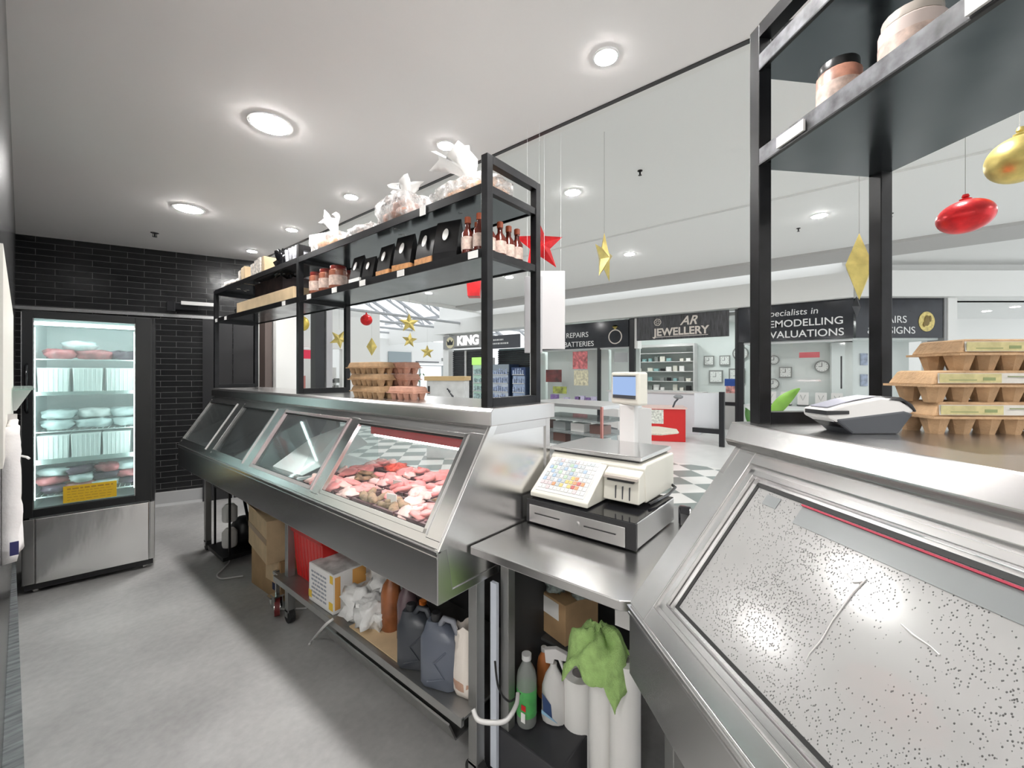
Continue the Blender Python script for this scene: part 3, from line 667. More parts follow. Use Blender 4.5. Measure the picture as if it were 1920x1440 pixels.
m = MB(); m.m = Matrix.Translation((1.386, .82, BZ+.05)) @ Matrix.Rotation(PI/2, 4, 'Y'); m.lathe([(.010, -.004), (.010, .004)], 16)
dd('key_lock', m, STEELB, fp)
dd('foot', MB().box(1.43, 1.45, .61, .63, BZ, BZ+.006).box(1.43, 1.45, 1.03, 1.05, BZ, BZ+.006).box(1.76, 1.78, .61, .63, BZ, BZ+.006).box(1.76, 1.78, 1.03, 1.05, BZ, BZ+.006), RUBBER)
# retail scale
sc = thing('retail_scale', 'cream price computing scale with coloured keypad on the cash drawer', 'scale', (1.6, .85, BZ+.102))
DZ = BZ+.104
def ss(name, mb, m, par=None, **k): return build(name, mb, m, par or sc, world=True, **k)
ss('body', MB().prism([(1.60, DZ+.012), (1.58, DZ+.15), (1.60, DZ+.165), (1.92, DZ+.165), (1.92, DZ+.012)], 'y', .63, 1.07), CREAMP, bevel=.006)
kb = ss('keypad_console', MB().prism([(1.415, DZ+.004), (1.415, DZ+.022), (1.595, DZ+.155), (1.62, DZ+.155), (1.62, DZ+.004)], 'y', .79, 1.065), CREAMP, bevel=.004)
def keys_mat():
    m, nt, b, out = new_mat('printed keypad film'); N = nt.nodes; L = nt.links
    b.inputs['Base Color'].default_value = (.60, .60, .60, 1); b.inputs['Roughness'].default_value = .3
    return m
def on_key(y, u, off):                       # point on the sloping console: y across, u up the slope
    p = Vector((1.415, 0, DZ+.022)).lerp(Vector((1.595, 0, DZ+.155)), u); nrm = Vector((-.133, 0, .18)).normalized()
    return Vector((p.x, y, p.z)) + nrm*off
def slab(y0, y1, u0, u1, off0, off1):
    v = [on_key(y, u, o) for o in (off0, off1) for u in (u0, u1) for y in (y0, y1)]
    return v, [(0, 2, 3, 1), (4, 5, 7, 6), (0, 1, 5, 4), (1, 3, 7, 5), (3, 2, 6, 7), (2, 0, 4, 6)]
film = ss('keypad_film', MB().add(*slab(.815, 1.045, .07, .93, 0, .002)), keys_mat(), kb)
kc = {'w': (.84, .84, .82), 'b': (.45, .58, .75), 'g': (.55, .72, .55), 'y': (.80, .66, .25), 'o': (.78, .40, .22), 'r': (.65, .18, .16), 'p': (.78, .66, .68), 'c': (.62, .66, .68)}
rows = ['wcpwccpwwccw', 'wcbwcgbccwww', 'bgwcbwgwcbww', 'wbcgwcbcwwcw', 'cwbcwgcyowww', 'bpcwbcyyorow', 'pppocywyroww', 'wwpwwwwwwpww']
byc = {}
for r_, row in enumerate(rows):
    for c_, ch in enumerate(row):
        y1 = 1.040 - c_*.0185; u0 = .86 - r_*.098
        byc.setdefault(ch, MB()).add(*slab(y1-.0155, y1, u0-.04, u0+.035, .002, .0042))
for ch, b in byc.items(): ss('key_block', b, mat('key ' + ch, tuple(c*.72 for c in kc[ch]), .5), kb)
ss('printer', MB().prism([(1.535, DZ+.018), (1.545, DZ+.125), (1.58, DZ+.14), (1.66, DZ+.14), (1.66, DZ+.018)], 'y', .635, .785), CREAMP, bevel=.004)
ss('printer_slot', MB().box(1.530, 1.545, .655, .765, DZ+.098, DZ+.106), BLACKP)
ss('printer_slot_cover', MB().box(1.528, 1.56, .64, .78, DZ+.108, DZ+.118), mat('taupe plastic', (.45, .40, .36), .5))
ss('vent_slot', MB().box(1.532, 1.546, .671, .674, DZ+.03, DZ+.08).box(1.532, 1.546, .70, .703, DZ+.03, DZ+.08).box(1.532, 1.546, .729, .732, DZ+.03, DZ+.08), GREYP)
ss('platter', MB().prism([(1.585, DZ+.175), (1.59, DZ+.192), (1.93, DZ+.192), (1.94, DZ+.175)], 'y', .645, 1.08), STEELB, bevel=.004)
ss('platter_edge', MB().box(1.60, 1.92, .66, 1.065, DZ+.166, DZ+.175), BLACKP)
ss('foot', MB().lathe([(.014, 0), (.014, .014)], 12, (1.64, .68, DZ-.002)).lathe([(.014, 0), (.014, .014)], 12, (1.88, .68, DZ-.002)).lathe([(.014, 0), (.014, .014)], 12, (1.88, 1.03, DZ-.002)), STEEL)
pc = place(1179, 800, 2.06)
pole = ss('display_pole', MB().box(pc.x-.025, pc.x+.025, pc.y-.04, pc.y+.04, DZ+.02, 1.40), WHITEP, bevel=.006)
hd = MB(); hd.m = Matrix.Translation((pc.x, pc.y, 1.475)) @ Matrix.Rotation(-.42, 4, 'Z'); hd.box(-.03, .03, -.10, .10, -.075, .085)
hh = ss('display_head', hd, CREAMP, bevel=.01)
hs = MB(); hs.m = hd.m; hs.box(-.033, -.0295, -.08, .08, -.028, .062)
ss('screen', hs, emit('blue screen', (.36, .50, .80), .75), hh)
hs = MB(); hs.m = hd.m; hs.box(-.0335, -.03, -.08, .08, -.045, -.028).box(-.0335, -.03, -.08, .08, .062, .068)
ss('screen_bezel', hs, GREYP, hh)
ss('cable', MB().tube([(1.92, .66, DZ+.03), (1.88, .61, DZ+.02), (1.78, .605, DZ+.012), (1.66, .61, DZ+.014), (1.60, .62, DZ+.01)], .006), BLACKG)
t = thing('tape_dispenser', 'small glossy black gadget on the bench right of the cash drawer', 'dispenser', (1.80, .545, BZ), .3)
build('shell', MB().prism([(-.03, 0), (-.03, .05), (-.01, .075), (.02, .07), (.035, .03), (.03, 0)], 'y', -.025, .025), BLACKG, t, bevel=.008)
m = MB(); m.m = Matrix.Translation((-.005, -.027, .04)) @ Matrix.Rotation(PI/2, 4, 'X'); m.lathe([(.018, -.002), (.018, .004)], 16); build('dial', m, STEELB, t)

# ================================================================== RIGHT DISPLAY CABINET
RM = Matrix.Translation(A) @ Matrix((Vector((-D2.y, D2.x, 0)), D2, Vector((0, 0, 1)))).transposed().to_4x4()
# local x = -P direction, so use px = towards the customer: build with x -> P2, y -> D2 (left handed is avoided by mirroring x)
def RV(p): return tuple(A + p[0]*P2 + p[1]*D2 + Vector((0, 0, p[2])))
class RB(MB):
    def add(s, vs, fs):
        n = len(s.v); s.v += [RV(s.m @ Vector(v)) for v in vs]; s.f += [tuple(i+n for i in f) for f in fs]; return s
rc = thing('display_cabinet', 'near stainless steel cabinet with one large fogged wet glass window', 'display cabinet', tuple(A + .4*P2 - .8*D2))
def rr(name, mb, m, par=None, **k): return build(name, mb, m, par or rc, world=True, **k)
YE, YN = 0.0, -1.75
tx = lambda z: (z-.95)*.305/.405
def rface(ylo, yhi, zlo, zhi, off=0, th=.02):
    nn = math.hypot(.405, .305); nx, nz = -.405/nn, .305/nn
    q = [(tx(zlo)+nx*off, zlo+nz*off), (tx(zhi)+nx*off, zhi+nz*off)]
    q += [(q[1][0]-nx*th, q[1][1]-nz*th), (q[0][0]-nx*th, q[0][1]-nz*th)]
    return RB().prism(q, 'y', ylo, yhi)
rr('front_panel', RB().prism([(0, .767), (0, .945), (.012, .957), (.03, .955), (.06, .79), (.75, .79), (.75, .767)], 'y', YN, YE), STEEL, bevel=.002)
rr('front_lip', RB().box(-.004, .006, YN, YE, .925, .93).box(-.007, .012, YN, YE, .94, .948), STEELB)
rr('end_panel', RB().prism([(.01, .95), (.30, 1.355), (.75, 1.355), (.75, .767), (.03, .767), (.03, .95)], 'y', -.024, -.004), STEEL, bevel=.002)
rr('counter_top', RB().prism([(.295, 1.356), (.285, 1.372), (.305, 1.42), (.86, 1.42), (.86, 1.356)], 'y', YN, YE+.02), STEELT, bevel=.003)
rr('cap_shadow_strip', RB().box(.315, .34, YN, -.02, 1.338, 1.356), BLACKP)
rr('outer_frame', rface(-.082, -.002, .952, 1.355, .002), STEELB, bevel=.002)
rr('outer_frame', rface(YN, -.082, .952, .985, .002), STEELB, bevel=.002)
rr('outer_frame', rface(YN, -.082, 1.326, 1.355, .002), STEELB, bevel=.002)
# stepped inner frame
for off, ins, m_ in ((-.006, 0, STEEL), (.000, .014, STEELB), (-.010, .034, STEEL)):
    lo = .983 + ins*.72; hi = 1.328 - ins*.72
    rr('window_frame', rface(-.082-ins-.016, -.080-ins, lo, hi, off, .015), m_, bevel=.001)
    rr('window_frame', rface(YN, -.082-ins, lo, lo+.012, off, .015), m_, bevel=.001)
    rr('window_frame', rface(YN, -.082-ins, hi-.012, hi, off, .015), m_, bevel=.001)
rr('seal', rface(-.140, -.131, 1.014, 1.296, -.008, .01), RUBBER)
rr('seal', rface(YN, -.132, 1.014, 1.020, -.008, .01), RUBBER)
rr('seal', rface(YN, -.132, 1.289, 1.297, -.008, .01), RUBBER)
def wet_mat():
    m, nt, b, out = new_mat('fogged glass with droplets'); N = nt.nodes; L = nt.links
    tc = N.new('ShaderNodeTexCoord'); mp = N.new('ShaderNodeMapping'); L.new(tc.outputs['Object'], mp.inputs[0])
    mp.inputs['Scale'].default_value = (1, 1, .45)
    vo = N.new('ShaderNodeTexVoronoi'); vo.inputs['Scale'].default_value = 330; L.new(mp.outputs[0], vo.inputs[0])
    n1 = N.new('ShaderNodeTexNoise'); n1.inputs['Scale'].default_value = 3.5; n1.inputs['Detail'].default_value = 3; L.new(tc.outputs['Object'], n1.inputs[0])
    vl = N.new('ShaderNodeTexVoronoi'); vl.inputs['Scale'].default_value = 38; L.new(mp.outputs[0], vl.inputs[0])
    # sparse drops: only some cells carry one
    sp = N.new('ShaderNodeSeparateColor'); L.new(vo.outputs['Color'], sp.inputs[0])
    th = N.new('ShaderNodeMath'); th.operation = 'LESS_THAN'; L.new(vo.outputs['Distance'], th.inputs[0]); th.inputs[1].default_value = .33
    md = N.new('ShaderNodeMapRange'); L.new(n1.outputs[0], md.inputs[0]); md.inputs['From Min'].default_value = .42; md.inputs['From Max'].default_value = .62; md.inputs['To Min'].default_value = .05; md.inputs['To Max'].default_value = .75
    pk = N.new('ShaderNodeMath'); pk.operation = 'LESS_THAN'; L.new(sp.outputs[0], pk.inputs[0]); L.new(md.outputs[0], pk.inputs[1])
    dp = N.new('ShaderNodeMath'); dp.operation = 'MULTIPLY'; L.new(th.outputs[0], dp.inputs[0]); L.new(pk.outputs[0], dp.inputs[1])
    hgt = N.new('ShaderNodeMath'); hgt.operation = 'SUBTRACT'; hgt.inputs[0].default_value = .33; L.new(vo.outputs['Distance'], hgt.inputs[1])
    h2 = N.new('ShaderNodeMath'); h2.operation = 'MULTIPLY'; L.new(hgt.outputs[0], h2.inputs[0]); L.new(dp.outputs[0], h2.inputs[1])
    bp = N.new('ShaderNodeBump'); bp.inputs['Strength'].default_value = 1; bp.inputs['Distance'].default_value = .02; L.new(h2.outputs[0], bp.inputs['Height'])
    b.inputs['Base Color'].default_value = (.66, .66, .655, 1); b.inputs['Roughness'].default_value = .16
    L.new(bp.outputs[0], b.inputs['Normal'])
    cr = N.new('ShaderNodeMix'); cr.data_type = 'RGBA'; L.new(dp.outputs[0], cr.inputs[0]); cr.inputs[6].default_value = (.40, .395, .39, 1); cr.inputs[7].default_value = (.26, .26, .26, 1)
    L.new(cr.outputs[2], b.inputs['Base Color'])
    rg = N.new('ShaderNodeMapRange'); L.new(dp.outputs[0], rg.inputs[0]); rg.inputs['To Min'].default_value = .17; rg.inputs['To Max'].default_value = .04; L.new(rg.outputs[0], b.inputs['Roughness'])
    t = N.new('ShaderNodeBsdfTransparent'); x = N.new('ShaderNodeMixShader'); L.new(t.outputs[0], x.inputs[1]); L.new(b.outputs[0], x.inputs[2])
    cov = N.new('ShaderNodeMapRange'); L.new(n1.outputs[0], cov.inputs[0]); cov.inputs['From Min'].default_value = .35; cov.inputs['From Max'].default_value = .65; cov.inputs['To Min'].default_value = .72; cov.inputs['To Max'].default_value = .88
    L.new(cov.outputs[0], x.inputs[0]); L.new(x.outputs[0], out.inputs[0])
    return m
WET = wet_mat()
rr('glass_pane', rface(YN, -.136, 1.016, 1.294, -.010, .005), WET)
rr('red_fascia', rface(YN, -.27, 1.284, 1.2868, -.004, .004), mat('bright red strip', (.35, .01, .04), .4))
rr('reflection_and_sticker', rface(YN, -.27, 1.252, 1.284, -.0085, .001), mat('grey reflection and sticker', (.20, .21, .215), .3))  # matt grey strip that paints a dark reflection onto the glass
sm = []
for pth in ([(1625, 1085), (1600, 1110), (1560, 1165), (1540, 1200), (1518, 1225), (1508, 1245)], [(1585, 1075), (1600, 1092), (1622, 1090)], [(1690, 1170), (1712, 1190), (1745, 1212), (1762, 1228)]):
    sm.append(pth)
def on_pane(x, y):
    n_ = (P2*-.405 + Vector((0, 0, .305))).normalized(); r_ = FW + (x-960)/FOC*RT + Vector((0, 0, (700-y)/FOC)); p0 = UP(0, 0, .95) - n_*.0085
    c_ = Vector((0, 0, H)); return c_ + r_*((p0-c_).dot(n_)/r_.dot(n_))
for pth in sm:
    rr('water_streak', MB().tube([on_pane(*q) for q in pth], [.0012, .0018, .0009, .0013, .0007, .0004][:len(pth)], 6), mat('milky water streak', (.62, .61, .60), .2))
rr('reflection_and_sticker', rface(-.215, -.175, 1.262, 1.282, -.0085, .001), MATS['grey reflection and sticker'])  # small sticker in the same grey as the painted reflection
rr('deck', RB().box(.06, .72, YN, -.03, .93, .945), INW)
rr('customer_glass', RB().box(.70, .706, YN, -.03, .945, 1.35), GLASS)
rr('light_tube', RB().tube([(.45, YN+.03, 1.30), (.45, -.06, 1.30)], .008), emit('white display tube', (1, .93, .93), 14))
rr('customer_panel', RB().box(.735, .75, YN, -.03, .04, .79), MATS['charcoal customer panel'])
for (x, y) in [(.10, -.06), (.68, -.06), (.1, -1.6), (.68, -1.6)]:
    rr('leg', RB().box(x-.022, x+.022, y-.022, y+.022, 0, .77), STEELD, bevel=.002)
for k in range(4):
    o = tr0.copy(); COL.objects.link(o); o.location = UP(-.42-.24*k, .28, .95); o.rotation_euler = (0, 0, -.75); o.scale = (1.3, 1.2, 1)
    tag(o, 'meat tray under the fogged window, %s' % ['farthest from the camera', 'second from the far end', 'third from the far end', 'nearest the camera'][k], 'tray', 'trays under the fogged window')
    c = mince0.copy(); COL.objects.link(c); c.location = UP(-.42-.24*k, .28, .964); c.scale = (1.3, 1.2, 1)
    tag(c, 'mound of meat under the fogged window, %s' % ['farthest from the camera', 'second from the far end', 'third from the far end', 'nearest the camera'][k], 'meat', 'meat under the fogged window')
# rack on the right cabinet
def rack_right():
    t = thing('shelf_rack', 'black steel shelf rack standing on the near right cabinet', 'shelf rack', tuple(A+.5*P2-.9*D2+Vector((0, 0, 1.42))))
    w = .036; X0, X1 = .345, .716; z1, z2 = 2.12, 2.37; zt = 1.42; top = 2.48
    for y in (-.037, -1.70):
        for x in (X0, X1): build('post', RB().box(x, x+w, y, y+w, zt, top), BLACKM, t, world=True, bevel=.002)
        build('base_rail', RB().box(X0+w, X1, y, y+w, zt, zt+.03), BLACKM, t, world=True)
        build('top_rail', RB().box(X0+w, X1, y, y+w, top-w, top), BLACKM, t, world=True)
    build('top_rail', RB().box(X0, X0+w, -1.66, -.037, top-w, top), BLACKM, t, world=True)
    for z in (z1, z2):
        build('shelf_board', RB().box(X0+.006, X1+w-.004, -1.70, -.002, z-.006, z), SHELFM, t, world=True)
        build('shelf_edge', RB().box(X0, X0+.006, -1.66, -.037, z-.012, z+.028), mat('scuffed dark edge', (.10, .10, .11), .45, var=.9, vscale=22), t, world=True)
        build('shelf_edge', RB().box(X0-.002, X0+.008, -1.66, -.037, z-.016, z-.012), BLACKM, t, world=True)
    return t
rack_right()
one('price_label', RB().box(.338, .344, -.185, -.105, 2.112, 2.138), PAPER, 'long cream price label on the right shelf edge by the front post', 'price label')
for k in range(3):
    one('price_label', RB().box(.338, .344, -.83+.12*k, -.73+.12*k, 2.112, 2.146), PAPER, 'cream price label near the top of the right shelf edge', 'price label', 'price labels high on the right shelf')
p = place(1573, 700, .935); p.z = 2.121; jr = jar('jar with cream band and black lid on the right shelf', tuple(p), None, mat('spice rub', (.35, .17, .12), .4, var=.4, vscale=40), .042, .125, (.012, .012, .012))
p = place(1710, 700, .80); p.z = 2.121; jr2 = jar('pale labelled tub at the top edge of the right shelf', tuple(p), None, mat('pale tub', (.62, .52, .48), .5), .05, .12, (.5, .45, .4))
p = place(1648, 700, .93); p.z = 2.121; one('black_lid_box', MB().box(-.05, .05, -.05, .05, 0, .05), BLACKP, 'low black box on the right shelf behind the jar', 'box', loc=tuple(p), rz=.8, bevel=.004)
# eftpos terminal
p = UP(-.20, .448, 1.42)
t = thing('payment_terminal', 'dark grey and white card payment terminal lying on the right counter', 'payment terminal', tuple(p), math.atan2(RT.y, RT.x) + .02)
t.scale = (.86, .86, .92)
def tm(poly, y0, y1): return MB().prism(poly, 'y', y0, y1)
build('lower_shell', tm([(-.035, .0), (.085, .0), (.125, .048), (.10, .056), (-.08, .036)], -.045, .045), GREYP, t, bevel=.005)
build('upper_shell', tm([(-.10, .040), (-.075, .028), (.02, .038), (.125, .050), (.128, .060), (.085, .083), (.04, .088), (-.05, .072), (-.10, .058)], -.043, .043), WHITEP, t, bevel=.008)
build('card_slot', tm([(-.104, .046), (-.104, .056), (-.045, .056), (-.045, .048)], -.046, .03), BLACKP, t)
build('printer_cover', tm([(.06, .082), (.09, .089), (.12, .072), (.132, .055), (.128, .052), (.10, .078)], -.046, .046), BLACKP, t, bevel=.004)
build('support', tm([(-.085, .034), (-.03, .0), (-.015, .0), (-.06, .036)], -.04, .04), BLACKG, t)
build('screen_strip', tm([(-.09, .0625), (-.02, .080), (.04, .0895), (.04, .0905), (-.02, .0815), (-.09, .0645)], -.03, .03), mat('grey keypad', (.30, .30, .36), .3), t)
# egg cartons on the right counter
ang = math.atan2(RT.y, RT.x)
def eggs_at(x, d, lv):
    p = place(x+22, 700, d); return (p.x, p.y, 1.42+.069*lv)
eb = mat('white carton band', (.52, .50, .46), .6, var=.08, vscale=50)
e0 = egg_carton('egg_carton', 'egg carton at the bottom of the stack on the right counter', eggs_at(1822, .95, 0), ang-.06, 6, PULP, eb, 'egg cartons on the right counter', 1.1)
clone(e0, eggs_at(1818, .95, 1), ang-.05, 'egg carton in the middle of the stack on the right counter', 'egg cartons on the right counter')
clone(e0, eggs_at(1862, .955, 2), ang-.03, 'topmost egg carton of the right counter stack, pushed to the right', 'egg cartons on the right counter')
# plant behind the counter
LEAF = mat('bright green leaf', (.17, .36, .05), .4, var=.25, vscale=10); LEAFD = mat('dark green leaf', (.06, .17, .04), .4, var=.25, vscale=10)
def leaf(pts, w, m, par):
    pts = [Vector(q) for q in pts]; b = MB(); n = 10; L = []
    side = (pts[-1]-pts[0]).cross(FW).normalized()
    for k in range(n+1):
        u = k/n; p = (1-u)**2*pts[0] + 2*u*(1-u)*pts[1] + u*u*pts[2]; ww = w*math.sin(PI*min(1, u*.93+.05))**.8
        L.append((p-side*ww, p+FW*.006, p+side*ww))
    v = [q for r in L for q in r]; f = []
    for k in range(n):
        for j in range(2): f.append((k*3+j, k*3+j+1, (k+1)*3+j+1, (k+1)*3+j))
    b.add(v, f); return build('leaf', b, m, par, smooth=True, solid=.001, world=True)
pb = place(1430, 800, 1.62)
pt = thing('potted_plant', 'potted plant with broad green leaves behind the right rack front post', 'plant', (pb.x, pb.y, 0))
build('pot', MB().lathe([(.06, .926), (.08, 1.06), (.075, 1.06), (.07, 1.04)], 20), WHITEP, pt)
leaf([place(1440, 790, 1.6), place(1458, 755, 1.6), place(1500, 728, 1.6)], .026, LEAF, pt)
leaf([place(1440, 790, 1.63), place(1425, 760, 1.63), place(1440, 742, 1.63)], .02, LEAFD, pt)
leaf([place(1430, 800, 1.62), place(1405, 790, 1.62), place(1398, 765, 1.62)], .02, LEAFD, pt)
build('stem', MB().tube([(0, 0, .98), (0.01, 0, 1.2), (0, .01, 1.40)], .006), LEAFD, pt)

# ================================================================== UPRIGHT FRIDGE
fr = thing('display_fridge', 'tall black glass-door fridge with stainless lower panel against the brick wall', 'fridge', (.056, 4.44, 0), math.radians(-10.4))
W, D, HT = .70, .62, 2.0
FB = mat('black fridge enamel', (.015, .016, .017), .3)
LIN = mat('white fridge liner', (.82, .85, .85), .35)
build('side_wall', MB().box(0, .03, .05, D, .53, HT), FB, fr); build('side_wall', MB().box(W-.03, W, .05, D, .53, HT), FB, fr)
build('top_case', MB().box(0, W, .05, D, HT-.05, HT), FB, fr, bevel=.004)
build('back_wall', MB().box(.03, W-.03, D-.03, D, .1, HT-.05), LIN, fr)
build('inner_liner', MB().box(.03, .036, .06, D-.03, .56, HT-.05).box(W-.036, W-.03, .06, D-.03, .56, HT-.05).box(.03, W-.03, .06, D-.03, .53, .56).box(.03, W-.03, .06, D-.03, HT-.075, HT-.05), LIN, fr)
build('machine_case', MB().box(0, W, .03, D, .07, .53), STEEL, fr, bevel=.004)
build('lower_panel', MB().box(.065, W-.035, .005, .03, .075, .53), STEELW, fr, bevel=.004)
build('side_strip', MB().box(0, .06, .01, .03, .075, .53), STEEL, fr, bevel=.003); build('side_strip', MB().box(W-.03, W, .01, .03, .075, .53), STEEL, fr, bevel=.003)
build('kick_plate', MB().box(.01, W-.01, .03, .1, .03, .07), BLACKP, fr)
for (x, y) in ((.06, .07), (W-.06, .07), (.06, D-.06), (W-.06, D-.06)):
    m = MB(); m.m = Matrix.Translation((x, y, .028)) @ Matrix.Rotation(PI/2, 4, 'Y'); m.lathe([(.028, -.012), (.028, .012)], 16); build('castor', m, STEEL, fr, smooth='auto')
dor = build('door', MB().box(.0, .055, 0, .045, .545, HT-.01).box(W-.115, W-.02, 0, .045, .545, HT-.01).box(.055, W-.115, 0, .045, .545, .60).box(.055, W-.115, 0, .045, HT-.06, HT-.01), FB, fr, bevel=.003)
build('glass_pane', MB().box(.05, W-.11, .018, .024, .59, HT-.05), thin_glass('fridge door glass', (.88, .97, .96), 1.3, .13, (.75, .85, .85)), dor)
build('door_trim', MB().box(.055, .060, -.003, .0, .60, HT-.06).box(W-.120, W-.115, -.003, 0, .60, HT-.06).box(.0, .004, -.003, .0, .6, HT-.02), STEELB, dor)
build('handle', MB().tube([(.028, 0, 1.62), (.028, -.03, 1.60), (.028, -.03, 1.30), (.028, 0, 1.28)], .008), BLACKG, dor, smooth=True)
yl = build('yellow_notice', MB().box(.20, .48, -.004, .0, .615, .735), mat('yellow notice', (.85, .55, .03), .6), dor)
nt_ = MB()
for r_ in range(5):
    x = .22; zz = .715-.02*r_
    while x < .45:
        w_ = random.uniform(.012, .035); nt_.box(x, min(.46, x+w_), -.0052, -.0038, zz-(.006 if r_ == 0 else .003), zz+(.004 if r_ == 0 else 0)); x += w_+.008
build('notice_print', nt_, mat('faded notice print', (.52, .28, .04), .6), yl)
build('lamp', MB().box(.05, W-.05, .055, .075, HT-.1, HT-.085).box(.045, .055, .06, .075, .65, HT-.12).box(W-.125, W-.115, .06, .075, .65, HT-.12), emit('cool fridge lamp', (.92, 1, .99), 14), fr)
shz = [.66, .90, 1.13, 1.40, 1.66]
for z in shz:
    b = MB()
    for k in range(20): b.box(.04+.0318*k, .0435+.0318*k, .10, D-.04, z-.004, z)
    b.box(.036, W-.036, .10, .106, z-.008, z).box(.036, W-.036, .34, .346, z-.008, z-.004)
    build('wire_shelf', b, mat('white wire', (.75, .78, .78), .4), fr)
build('price_rail', MB().box(.04, W-.12, .088, .094, .895, .93).box(.04, W-.12, .088, .094, 1.395, 1.42), mat('clear grey rail', (.45, .5, .48), .3), fr)
FM = ROOTM[fr.name]
def infr(name, mb, m, label, cat, group, p, rz=0, **k):
    o = one(name, mb, m, label, cat, group, **k); o.matrix_world = FM @ Matrix.Translation(p) @ Matrix.Rotation(rz, 4, 'Z'); return o
PK = [mat('frosted vacuum pack', (.62, .70, .70), .25, bump=.5, bscale=30), mat('red meat vacuum pack', (.45, .14, .15), .25, bump=.5, bscale=30, var=.5, vscale=12), mat('white tub', (.84, .86, .85), .4), mat('dark marinade pack', (.10, .06, .09), .25, var=.6, vscale=14)]
pb0 = infr('vacuum_pack', MB().blob((0, 0, .035), (.09, .10, .038), 8, 14, .7, .4, 3, 1), PK[1], 'red vacuum packed meat on the top shelf of the fridge, at the left', 'food pack', 'vacuum packs on the top fridge shelf', (.16, .26, 1.665), smooth=True)
pn = 0
def fcopy(src, p, rz, label, group, m=None, sc=(1, 1, 1)):
    c = src.copy(); COL.objects.link(c); c.matrix_world = FM @ Matrix.Translation(p) @ Matrix.Rotation(rz, 4, 'Z') @ Matrix.Diagonal((*sc, 1))
    if m: c.data = src.data.copy(); c.data.materials[0] = m
    tag(c, label, None, group); return c
fcopy(pb0, (.34, .26, 1.665), 1, 'red vacuum packed meat in the middle of the top fridge shelf', 'vacuum packs on the top fridge shelf')
fcopy(pb0, (.26, .28, 1.73), .4, 'frosted pack lying on the red packs of the top fridge shelf', 'vacuum packs on the top fridge shelf', PK[0])
fcopy(pb0, (.52, .28, 1.665), 2, 'dark reddish pack at the right of the top fridge shelf', 'vacuum packs on the top fridge shelf', PK[3])
ub = MB().prism([(-.075, 0), (-.082, .19), (.082, .19), (.075, 0)], 'y', -.10, .10)
for q in range(7): ub.box(-.076+.024*q, -.072+.024*q, -.104, -.10, .01, .18)
tub0 = infr('ribbed_tub', ub, PK[2], 'tall ribbed white tub at the left of the second fridge shelf', 'tub', 'ribbed tubs in the fridge', (.13, .26, 1.405), bevel=.004)
for k, (x, z, w_) in enumerate([(.31, 1.405, 'in the middle of the second fridge shelf'), (.49, 1.405, 'at the right of the second fridge shelf'), (.13, .905, 'at the left of the fourth fridge shelf'), (.30, .905, 'in the middle of the fourth fridge shelf'), (.47, .905, 'at the right of the fourth fridge shelf')]):
    fcopy(tub0, (x, .26, z), 0, 'tall ribbed white tub ' + w_, 'ribbed tubs in the fridge')
for k in range(6):
    fcopy(pb0, (.15+.19*(k % 3), .26, 1.135+.075*(k//3)), k, 'pale frosted pack on the %s layer of the middle fridge shelf, %s' % (['lower', 'upper'][k//3], ['left', 'centre', 'right'][k % 3]), 'frosted packs on the middle fridge shelf', PK[0] if k != 4 else PK[2])
for k in range(12):
    fcopy(pb0, (.13+.14*(k % 4), .24, .665+.06*(k//4)), k*1.3, ['dark', 'pinkish', 'frosted'][k % 3]+' pack in the %s layer of the bottom fridge shelf, %s' % (['lowest', 'middle', 'top'][k//4], ['far left', 'left of centre', 'right of centre', 'far right'][k % 4]), 'packs on the bottom fridge shelf', [PK[3], PK[1], PK[0]][k % 3], (.8, 1, .8))

# ================================================================== THINGS ON THE LEFT WALL
one('wall_panel', MB().prism([(LW(1.75), 1.75), (LW(3.9), 3.9), (LW(3.9)+.008, 3.9), (LW(1.75)+.008, 1.75)], 'z', 1.30, 1.90), mat('cream wall board', (.72, .70, .64), .5, bump=.3, bscale=12), 'cream board fixed to the dark left wall above the hanging white bag', 'wall board')
t = thing('glass_shelf', 'thin glass shelf on a white bracket sticking out of the left wall', 'shelf', (LW(3.6)+.008, 3.55, 1.47))
build('shelf_plate', MB().box(0, .075, -.35, .35, 0, .008), thin_glass('shelf glass', (.7, .85, .8), 1.5, .25, (.5, .6, .56)), t)
build('bracket', MB().prism([(0, 0), (.07, 0), (.065, -.012), (.012, -.12), (0, -.12)], 'y', -.02, -.008), WHITEP, t)
t = thing('hanging_bag', 'white cloth bag with a small navy patch hanging on the left wall', 'bag', (LW(2.3), 2.3, 1.39))
b = MB(); nz, ny = 16, 14
for k in range(nz+1):
    for j in range(ny+1):
        u = j/ny; z = -.415*k/nz
        x = .030 + .010*math.sin(u*9+k*.2)*(k/nz) + .006*noise.noise(Vector((u*4, k*.5, 0))) + .004*(k/nz)
        b.v.append((x if u > .04 else -.002, -.32+.36*max(u-.04, 0), z))
for k in range(nz):
    for j in range(ny): a0 = k*(ny+1)+j; b.f.append((a0, a0+1, a0+ny+2, a0+ny+1))
build('cloth', b, mat('white cotton', (.80, .78, .77), .8, bump=.2, bscale=60), t, smooth=True, solid=.02)
build('navy_patch', MB().box(.012, .03, -.345, -.34, -.385, -.345), mat('navy print', (.03, .03, .12), .5), t)
build('hook', MB().box(0, .03, -.01, .01, -.02, .02), STEEL, t)
one('apron_string', MB().tube([place(40, 855, 1.5), place(50, 857, 1.5), place(55, 860, 1.5)], .004), WHITEP, 'small white point sticking out of the hanging bag', 'string')

